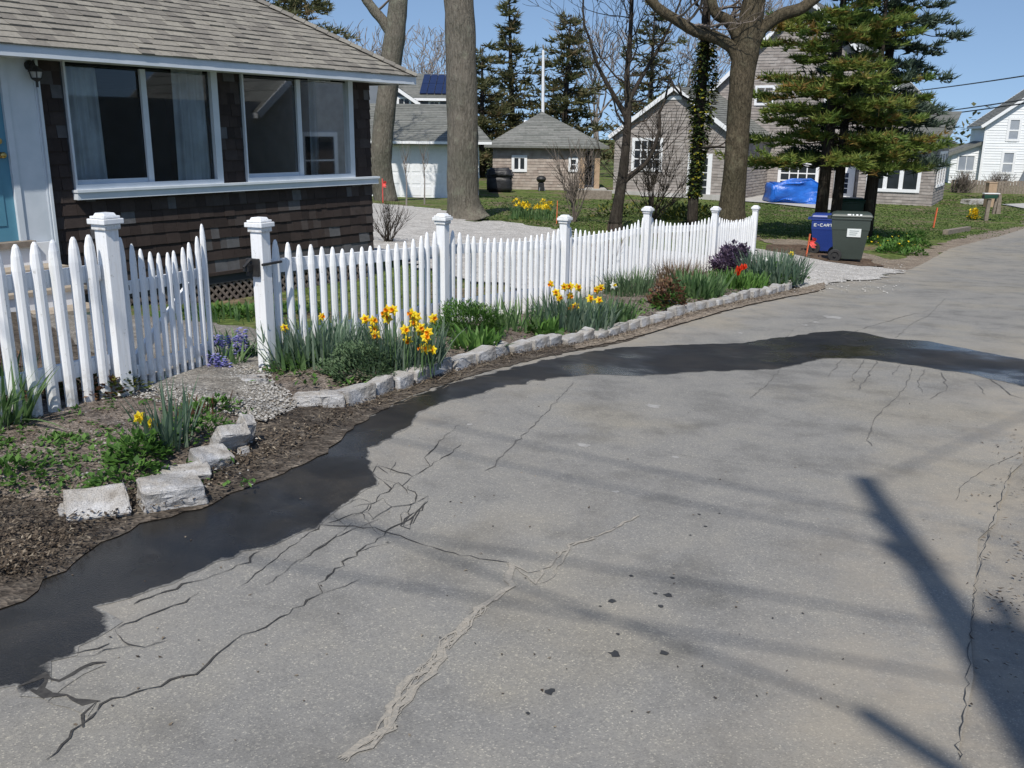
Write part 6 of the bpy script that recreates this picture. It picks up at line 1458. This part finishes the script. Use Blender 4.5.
def bare_tree(label, trunk_specs, Y, barkm, twigm, extra=(), crown_depth=3, kids=3, tipL=2.0, minr=.008, side=0, sideL=1.2, name='bare_tree', siderange=(.3, 1)):
    x0, y0, r0 = trunk_specs[0][0]; p = atY(x0, y0, Y); g = H(p[0], Y); t = thing(name, (p[0], Y, g), label, 'tree'); tb = MB(); cb = MB()
    for i, sp in enumerate(trunk_specs):
        P, R_ = limb(tb, sp, Y, 14 if i == 0 else 9, 4, .04)
        if i == 0:
            q = V((P[0].x, P[0].y, min(g, P[0].z)-.15)); tb.tube([q, P[0]+UP*.02], [R_[0]*1.18, R_[0]], 14, rough=.05)
        d = (P[-1]-P[-3]).normalized(); grow(cb, P[-1], d, tipL, R_[-1]*.95, crown_depth, kids=kids, minr=minr)
        for k in range(side if not isinstance(side, (list, tuple)) else side[i]):
            j = int(len(P)*random.uniform(*siderange)); j = min(j, len(P)-1); a = random.uniform(0, 6.28); dv = V((math.cos(a), math.sin(a)*.7, random.uniform(.0, .8))); grow(cb, P[j], dv, sideL*random.uniform(.5, 1.1), min(R_[j]*.35, .05), max(1, crown_depth-1), kids=kids, minr=minr)
    tb.build('trunk', MAT[barkm], t, smooth=True); cb.build('crown', MAT[twigm], t); return t
bare_tree('massive smooth grey tree trunk standing in the gravel behind the fence', [[(467,221,24),(465,212,18.5),(463,195,15.8),(463,150,15),(462,100,15),(461,50,14.5),(459,0,14),(458,-60,13),(460,-130,12)], [(463,-60,9),(485,-120,8),(500,-190,6)]], 25, 'bark_grey', 'twig', crown_depth=4, tipL=3.0, minr=.012, side=[0, 2])
bare_tree('grey tree leaning behind the cottage corner with a fork at the top', [[(387,205,12),(381,172,10.8),(383,130,10.2),(389,80,9.5),(394,40,10),(397,15,9),(401,-30,8),(404,-90,7)], [(393,36,6),(383,21,5),(373,9,4.6),(361,-10,4.2),(350,-45,3.6)]], 36, 'bark_grey', 'twig', crown_depth=4, tipL=3.0, minr=.016, side=[0, 1])
bare_tree('stout brown tree with spreading limbs behind the last fence posts', [[(731,223,15),(732,205,12.5),(735,170,11.3),(738,130,11),(741,90,11.3),(745,55,12.5),(749,28,11.3),(755,-5,10.5),(760,-50,9.5),(764,-110,8)], [(741,66,7),(732,48,5.6),(715,37,6),(696,31,5.4),(680,22,5),(657,7,4.6),(640,-14,4)], [(742,50,6),(734,30,5.4),(727,20,5.4),(716,13,5),(711,-4,4.5),(706,-40,4)], [(752,48,7),(761,30,6),(781,15,6),(802,8,5.4),(825,-10,4.6)]], 23, 'bark_brown', 'twig', crown_depth=4, tipL=2.2, minr=.009, side=[0, 5, 3, 2], sideL=1.3)
bare_tree('slender dark tree with a low forked branch beside the grey house wing', [[(615,224,7),(618,205,5.6),(622,180,5),(626,145,4),(628,110,3.3),(627,75,2.6),(630,40,2.2),(632,0,1.7)], [(623,182,3.2),(634,173,2.6),(646,163,2.3),(654,148,1.9),(660,128,1.5)], [(627,118,2.6),(612,92,2.2),(598,66,1.7),(590,40,1.3)], [(628,104,2.4),(640,80,2),(655,55,1.6),(668,30,1.2)]], 24, 'bark_dark', 'bark_dark', crown_depth=3, tipL=1.5, minr=.008, side=[16, 5, 6, 6], sideL=1.2, siderange=(.45, 1))
td = bare_tree('ivy covered thin dark trunk between the slender tree and the stout tree', [[(692,224,5.5),(694,190,5),(697,150,5),(700,105,5),(704,60,4.4),(706,20,4),(709,-20,3.4),(711,-70,3)]], 24, 'bark_dark', 'bark_dark', crown_depth=3, tipL=2, minr=.008, side=9, sideL=1.3)
b = MB()
for _ in range(2600):
    py = random.uniform(38, 196); cx = 692+(224-py)*.083; w_ = 5+7*math.exp(-((py-95)/42)**2); a = random.uniform(0, 6.28); q = V(atY(cx, py, 24)); r = w_*24/FPX*random.uniform(.55, 1.1); leaf(b, q+V((math.cos(a)*r, math.sin(a)*r, 0)), V((math.cos(a), math.sin(a), -.5))+rnd_dir(.3)*.6, random.uniform(.08, .15), random.uniform(.07, .11), (random.random()*.7 if random.random() < .85 else 1))
b.build('ivy', MAT['ivy'], td)
def far_bare(px, Y, top, label, w=1.0, mt='twig_pale'):
    x, yb = px; p = V(atY(x, yb, Y)); p.z = -1.7; zt_ = atY(x, top, Y)[2]; t = thing('bare_tree', p, label, 'tree', None); tb = MB(); hh = zt_-p.z; tb.tube([p, p+UP*hh*.2+V((.1, 0, 0)), p+UP*hh*.4], [.3*w, .24*w, .2*w], 8); tb.build('trunk', MAT[mt], t); cb = MB()
    for k in range(5): a = k*1.26; grow(cb, p+UP*hh*random.uniform(.25, .4), V((math.cos(a)*.5, math.sin(a)*.5, 1)), hh*.30, .11*w, 4, up=.08, kids=3, minr=.028, spread=.5)
    cb.build('crown', MAT[mt], t)
for px, Y, tp, lb in (((352, 100), 76, 14, 'pale bare tree rising just right of the cottage roof'), ((418, 100), 80, 28, 'pale bare tree between the leaning tree and the massive trunk'), ((440, 100), 72, 55, 'small pale bare tree low beside the massive trunk'), ((596, 110), 80, 20, 'bare tree behind the gap right of the two tall cedars'), ((690, 110), 78, -10, 'tall bare tree rising behind the grey house wing'), ((770, 60), 84, -20, 'bare tree behind the main gable of the grey house')):
    far_bare(px, Y, tp, lb)
def conifer(name, label, px, Y, ztop, zlow, rad, nlev, nb, mat, bark_='bark_dark', sc=1.0, tone0=0, shape=lambda u: (1-u)**.8, asym=None, droop=.25, trunk_r=.18, ragged=.3, trunk=True, lean=0.0, tuft=5, base=None, nsub=11, wide=.16, updev=.22):
    x = atY(px, 150, Y)[0]; g = H(x, Y); t = thing(name, (x, Y, g), label, 'tree'); p0 = V((x, Y, g-.1)) if base is None else V(base); top = V((x+lean, Y, ztop))
    tb = MB(); tb.tube([p0, p0.lerp(top, .3), p0.lerp(top, .65), top], [trunk_r, trunk_r*.8, trunk_r*.5, .03], 10, rough=.05); bb = tb; fb = MB()
    for l in range(nlev):
        u = (l+random.uniform(-.3, .3))/nlev; u = min(max(u, 0), .995); z = zlow+(ztop-zlow)*u; z0_ = z; c = p0.lerp(top, (z-p0.z)/(top.z-p0.z)); nbl = max(3, int(nb*(1-.5*u)))
        a0 = random.uniform(0, 6.28)
        for k in range(nbl):
            a = a0+6.28*k/nbl+random.gauss(0, .25); R_ = rad*shape(u)*random.uniform(1-ragged, 1+ragged*.6)
            if asym: R_ *= asym(a, u)
            if R_ < .1: continue
            z = z0_+random.gauss(0, .13)*sc; c = p0.lerp(top, (z-p0.z)/(top.z-p0.z))
            d = V((math.cos(a), math.sin(a), 0)); pts = []; zz = 0
            for i in range(6):
                s = i/5; pts.append(c+d*R_*s+UP*(R_*(.10*s-droop*s*s+.12*s**4))+V((random.gauss(0, .02), random.gauss(0, .02), random.gauss(0, .03)))*sc)
            bb.tube(pts, [.02*sc*(1-.15*i) for i in range(6)], 4, cap=False)
            sdv = V((-d.y, d.x, 0)); m = int(nsub*(.5+.5*R_/rad))
            for j in range(m):
                s = random.uniform(.22, 1.0); i = min(int(s*5), 4); f = s*5-i; q = pts[i].lerp(pts[i+1], f); ln = R_*wide*2*(1.05-.7*s)*random.uniform(.6, 1.4)+.12*sc; sgn = 1 if j % 2 else -1
                dv = (d*.85+sdv*sgn*random.uniform(.25, .95)+UP*random.gauss(.06, updev)).normalized()
                tone = min(1, max(0, random.gauss(.5+tone0, .22))); nt_ = max(3, int(ln/(.085*sc)))
                for e in range(nt_):
                    w = q+dv*ln*(e+.5)/nt_+V((random.gauss(0, .02), random.gauss(0, .02), random.gauss(0, .02)))*sc
                    for h_ in range(tuft):
                        nd = (dv*random.uniform(.3, 1.1)+rnd_dir(.35)*.85).normalized(); sl = sc*random.uniform(.12, .26); s2 = nd.orthogonal().normalized(); s2.rotate(Matrix.Rotation(random.uniform(0, 6.28), 3, nd)); s2 *= sc*.023
                        fb.tri(w-s2, w+s2, w+nd*sl, min(1, max(0, tone+random.gauss(0, .08))))
    tb.build('trunk', MAT[bark_], t, smooth=True); fb.build('crown', MAT[mat], t); return t
YP = 25.0
def zpx(y, Y, x=850): return atY(x, y, Y)[2]
xb = atY(822, 220, YP)[0]
# yellow-green pine in front, with its second ivy-dark stem
pt = conifer('pine_tree', 'yellow green pine with layered branches and brown patches behind the wheelie bins', 826, YP, 7.6, zpx(160, YP), 2.55, 14, 8, 'needle_pine', sc=1.0, shape=lambda u: (1-u)**.5*random.uniform(.7, 1.1), droop=.16, trunk_r=.17, ragged=.4, base=(atY(820, 220, YP)[0], YP, H(xb, YP)-.1), lean=.1, tuft=6, nsub=24, tone0=.12, updev=.15)
b = MB(); q = V((atY(834.5, 220, YP+.5)[0], YP+.5, H(xb, YP+.5)-.1)); b.tube([q, q+UP*1.5+V((.03, 0, 0)), q+UP*4], [.16, .14, .09], 10, rough=.05); b.build('second_stem', MAT['bark_dark'], pt, smooth=True)
conifer('spruce_tree', 'blue green spruce with a right leaning trunk behind the yellow green pine', 882, YP+1.6, 8.6, zpx(168, YP+1.6)+.1, 2.35, 20, 8, 'needle_spruce', sc=1.05, shape=lambda u: (1-u)**.6, droop=.30, trunk_r=.18, ragged=.3, asym=lambda a, u: .72 if math.cos(a) > .2 and u < .45 else 1, base=(atY(867, 222, YP+1.6)[0], YP+1.6, H(8.5, YP+1.6)-.1), tuft=6, nsub=15)
conifer('pine_tree', 'smaller yellow pine filling the middle between the front pine and the spruce', 868, YP+.2, 6.4, zpx(168, YP), 1.8, 8, 6, 'needle_pine', sc=1.0, shape=lambda u: (1-u)**.5, droop=.18, trunk_r=.12, ragged=.4, tuft=6, nsub=20, updev=.10, tone0=.12, base=(atY(869, 222, YP+.2)[0], YP+.2, H(8.5, YP)-.1))
conifer('cedar_tree', 'tall ragged cedar with a thin bare top above the white garage side', 514, 72, atY(515, -8, 72)[2], -.2, 3.1, 20, 7, 'needle_cedar', sc=2.7, shape=lambda u: min(1, .25+1.2*(1-u))*(1-u)**.45*.95, droop=.25, ragged=.8, trunk_r=.3, tuft=4, nsub=7, lean=-.5, asym=lambda a, u: .65+.5*abs(math.sin(a*1.5+u*9)))
conifer('cedar_tree', 'dense cedar directly behind the shed mast, slightly shorter than the ragged one', 562, 70, atY(560, 14, 70)[2], -.4, 3.4, 20, 8, 'needle_cedar', sc=2.7, shape=lambda u: (1-u)**.6, droop=.22, ragged=.8, trunk_r=.3, tuft=4, nsub=8, lean=.4, asym=lambda a, u: .7+.45*abs(math.sin(a*1.5+u*7+1)))
conifer('cedar_tree', 'low dark cedar showing just right of the massive grey trunk', 482, 66, atY(478, 48, 66)[2], -.8, 2.4, 14, 8, 'needle_cedar', sc=2.5, shape=lambda u: (1-u)**.5, ragged=.4, trunk_r=.25, tuft=4, nsub=8)
conifer('cedar_tree', 'thin see through cedar behind the slender dark tree', 648, 64, atY(640, 2, 64)[2], .2, 2.8, 20, 6, 'needle_cedar', sc=2.4, shape=lambda u: min(1, .5+u)*(1-u)**.5, ragged=.6, trunk_r=.25, tuft=4, nsub=6)
conifer('cedar_tree', 'big dark conifer peeking above the ridge of the cottage roof', 262, 46, 15, 3.4, 4.2, 16, 9, 'needle_cedar', sc=2.0, shape=lambda u: (1-u)**.5, ragged=.35, trunk_r=.35, tuft=4, nsub=10)
# low hedgerow far behind the houses closes the gaps at ground level
b = MB()
for _ in range(9000):
    x = random.uniform(-70, 100); y = 96+random.gauss(0, 3); z = -1.6+abs(random.gauss(0, 1.6))*(1+.4*math.sin(x*.3)+.3*math.sin(x*.83)); leaf(b, (x, y, z), rnd_dir(.3), random.uniform(.4, .9), random.uniform(.3, .6), random.random())
tag(b.build('far_hedgerow', MAT['needle_cedar'], None), 'far belt of scrub behind all the houses', 'scrub', kind='stuff')

# ------------------------------------------------------------------ utility pole beside the photographer and its wires (cast the shadows on the road)
EL, AZ = RD(52), RD(9)
sx, sy = math.sin(AZ), math.cos(AZ); TE = math.tan(EL)
def lift_from_shadow(g, h):   # point whose shadow at ground point g, raised h above it
    return V((g.x-sx*h/TE, g.y-sy*h/TE, g.z+h))
T0 = G(863, 482); hT = 9.6; top = lift_from_shadow(T0, hT); pb = V((top.x, top.y, H(top.x, top.y)))
up_ = thing('utility_pole', pb, 'wooden utility pole with transformer at the near road edge, shading the road', 'utility pole')
b = MB(); b.tube([pb-UP*.2, pb+UP*4, pb+UP*7, top], [.12, .10, .08, .058], 14); b.build('pole', MAT['pole_wood'], up_, smooth=True)
gq = G(1003, 640); hh = ((gq-V((top.x, top.y, 0))).xy.dot(V((sx, sy))))*TE; tc = lift_from_shadow(gq, hh+ (0)); tc = V((top.x+.08, top.y-.23, tc.z))
b = MB(); b.lathe(tc-UP*.42, [(.05, 0), (.15, .02), (.155, .06), (.155, .66), (.12, .72), (.04, .74)], 18); b.bar(V((top.x, top.y, tc.z)), tc, .08, .5); b.lathe(tc+UP*.43+V((.07, 0, 0)), [(.03, 0), (.05, .05), (.03, .1), (.045, .16), (.02, .22)], 8); b.build('transformer', MAT['metal'], up_, smooth=False)
def wire(g1, g2, h1, h2, ext, label, r=.011, sag=.12):
    a, c = lift_from_shadow(g1, h1), lift_from_shadow(g2, h2); d = (c-a); d.z = 0; L0 = d.length; d /= L0
    e = c+d*ext; e.z = c.z; t = MB(); pts = [a]
    n = 12
    for i in range(1, n+1): q = a.lerp(e, i/n); q.z -= sag*4*(i/n)*(1-i/n)*.0; pts.append(q)
    t.tube(pts, r, 6); o = t.build('overhead_wire', MAT['black'], None, org=a); tag(o, label, 'wire', 'wires fanning from the utility pole'); return a, e
WS = [((868,516),(640,470),8.6,12,'upper overhead wire running left from the pole top to the far pole'), ((880,545),(640,496),8.1,12,'second overhead wire running left below the pole top'), ((955,630),(640,577),7.2,12,'overhead wire leaving the pole at transformer height'), ((980,686),(640,628),6.5,12,'overhead wire leaving the pole just under the transformer'), ((860,714),(640,634),6.2,12,'short slack overhead wire under the others'), ((870,486),(980,440),9.4,16,'overhead wire running along the road from the pole tip')]
ends = []
for i, (a, c, h, ex, lb) in enumerate(WS):
    p, e = wire(G(*a), G(*c), h, h, ex, lb, .009); ends.append(e)
    b = MB()
for i in range(5):
    p = lift_from_shadow(G(*WS[i][0]), WS[i][2]); b = MB(); q = V((top.x, top.y, p.z)); b.bar(q, q.lerp(p, 1.0), .05, .06); b.build('bracket', MAT['metal'], up_)
for (px, py, h, ln) in ((467,500,8.1,.12),(880,617,7.2,.16),(884,675,6.5,.2),(843,541,8.1,.15),(370,537,7.2,.2),(838,700,6.2,.12)):
    p = lift_from_shadow(G(px, py), h)
# far wires at the right
for i, (y0, y1, lb) in enumerate([(72, 81, 'top one of the three wires at the right above the white house'), (97, 105, 'middle one of the three wires crossing the white gable'), (101.5, 107.5, 'lowest one of the three wires crossing the white gable')]):
    a = V(atY(1120, y0-13*(1 if i else .9), 38)); c = V(atY(860, y1+15, 84)); b = MB(); pts = []
    for k in range(17):
        t_ = k/16; q = a.lerp(c, t_); q.z -= .5*4*t_*(1-t_)*.35; pts.append(q)
    b.tube(pts, .034, 5); o = b.build('power_line', MAT['black'], None, org=a); tag(o, lb, 'power line', 'three wires at the right')

# ------------------------------------------------------------------ light and air
w = bpy.data.worlds.new('World'); S.world = w; w.use_nodes = True; nt = w.node_tree
sky = nt.nodes.new('ShaderNodeTexSky'); sky.sky_type = 'NISHITA'; sky.sun_disc = False; sky.sun_elevation = EL; sky.sun_rotation = RD(180+9); sky.air_density = 1.0; sky.dust_density = .3; sky.ozone_density = 2.2; sky.altitude = 10
tc_ = nt.nodes.new('ShaderNodeTexCoord'); ad = nt.nodes.new('ShaderNodeVectorMath'); ad.operation = 'ADD'; ad.inputs[1].default_value = (0, 0, .17); nm = nt.nodes.new('ShaderNodeVectorMath'); nm.operation = 'NORMALIZE'; nt.links.new(tc_.outputs['Generated'], ad.inputs[0]); nt.links.new(ad.outputs[0], nm.inputs[0]); nt.links.new(nm.outputs[0], sky.inputs[0])
nt.links.new(sky.outputs[0], nt.nodes['Background'].inputs[0]); nt.nodes['Background'].inputs[1].default_value = .12
ld = bpy.data.lights.new('sun', 'SUN'); ld.energy = 4.2; ld.angle = RD(.53); ld.color = (1.0, .95, .87); lo = bpy.data.objects.new('sun', ld); COL.objects.link(lo)
sdv = V((-sx*math.cos(EL), -sy*math.cos(EL), math.sin(EL))); lo.rotation_euler = sdv.to_track_quat('Z', 'Y').to_euler(); lo.location = (0, -20, 30)
vs_ = S.view_settings; vs_.view_transform = 'Standard'; vs_.look = 'None'; vs_.exposure = 0.14; vs_.gamma = 1; vs_.use_curve_mapping = False
S.render.engine = 'CYCLES'; S.cycles.use_denoising = True; S.cycles.max_bounces = 6; S.cycles.transparent_max_bounces = 12; S.cycles.caustics_reflective = False; S.cycles.caustics_refractive = False
for o in list(bpy.data.objects):
    if 'org' in o: del o['org']
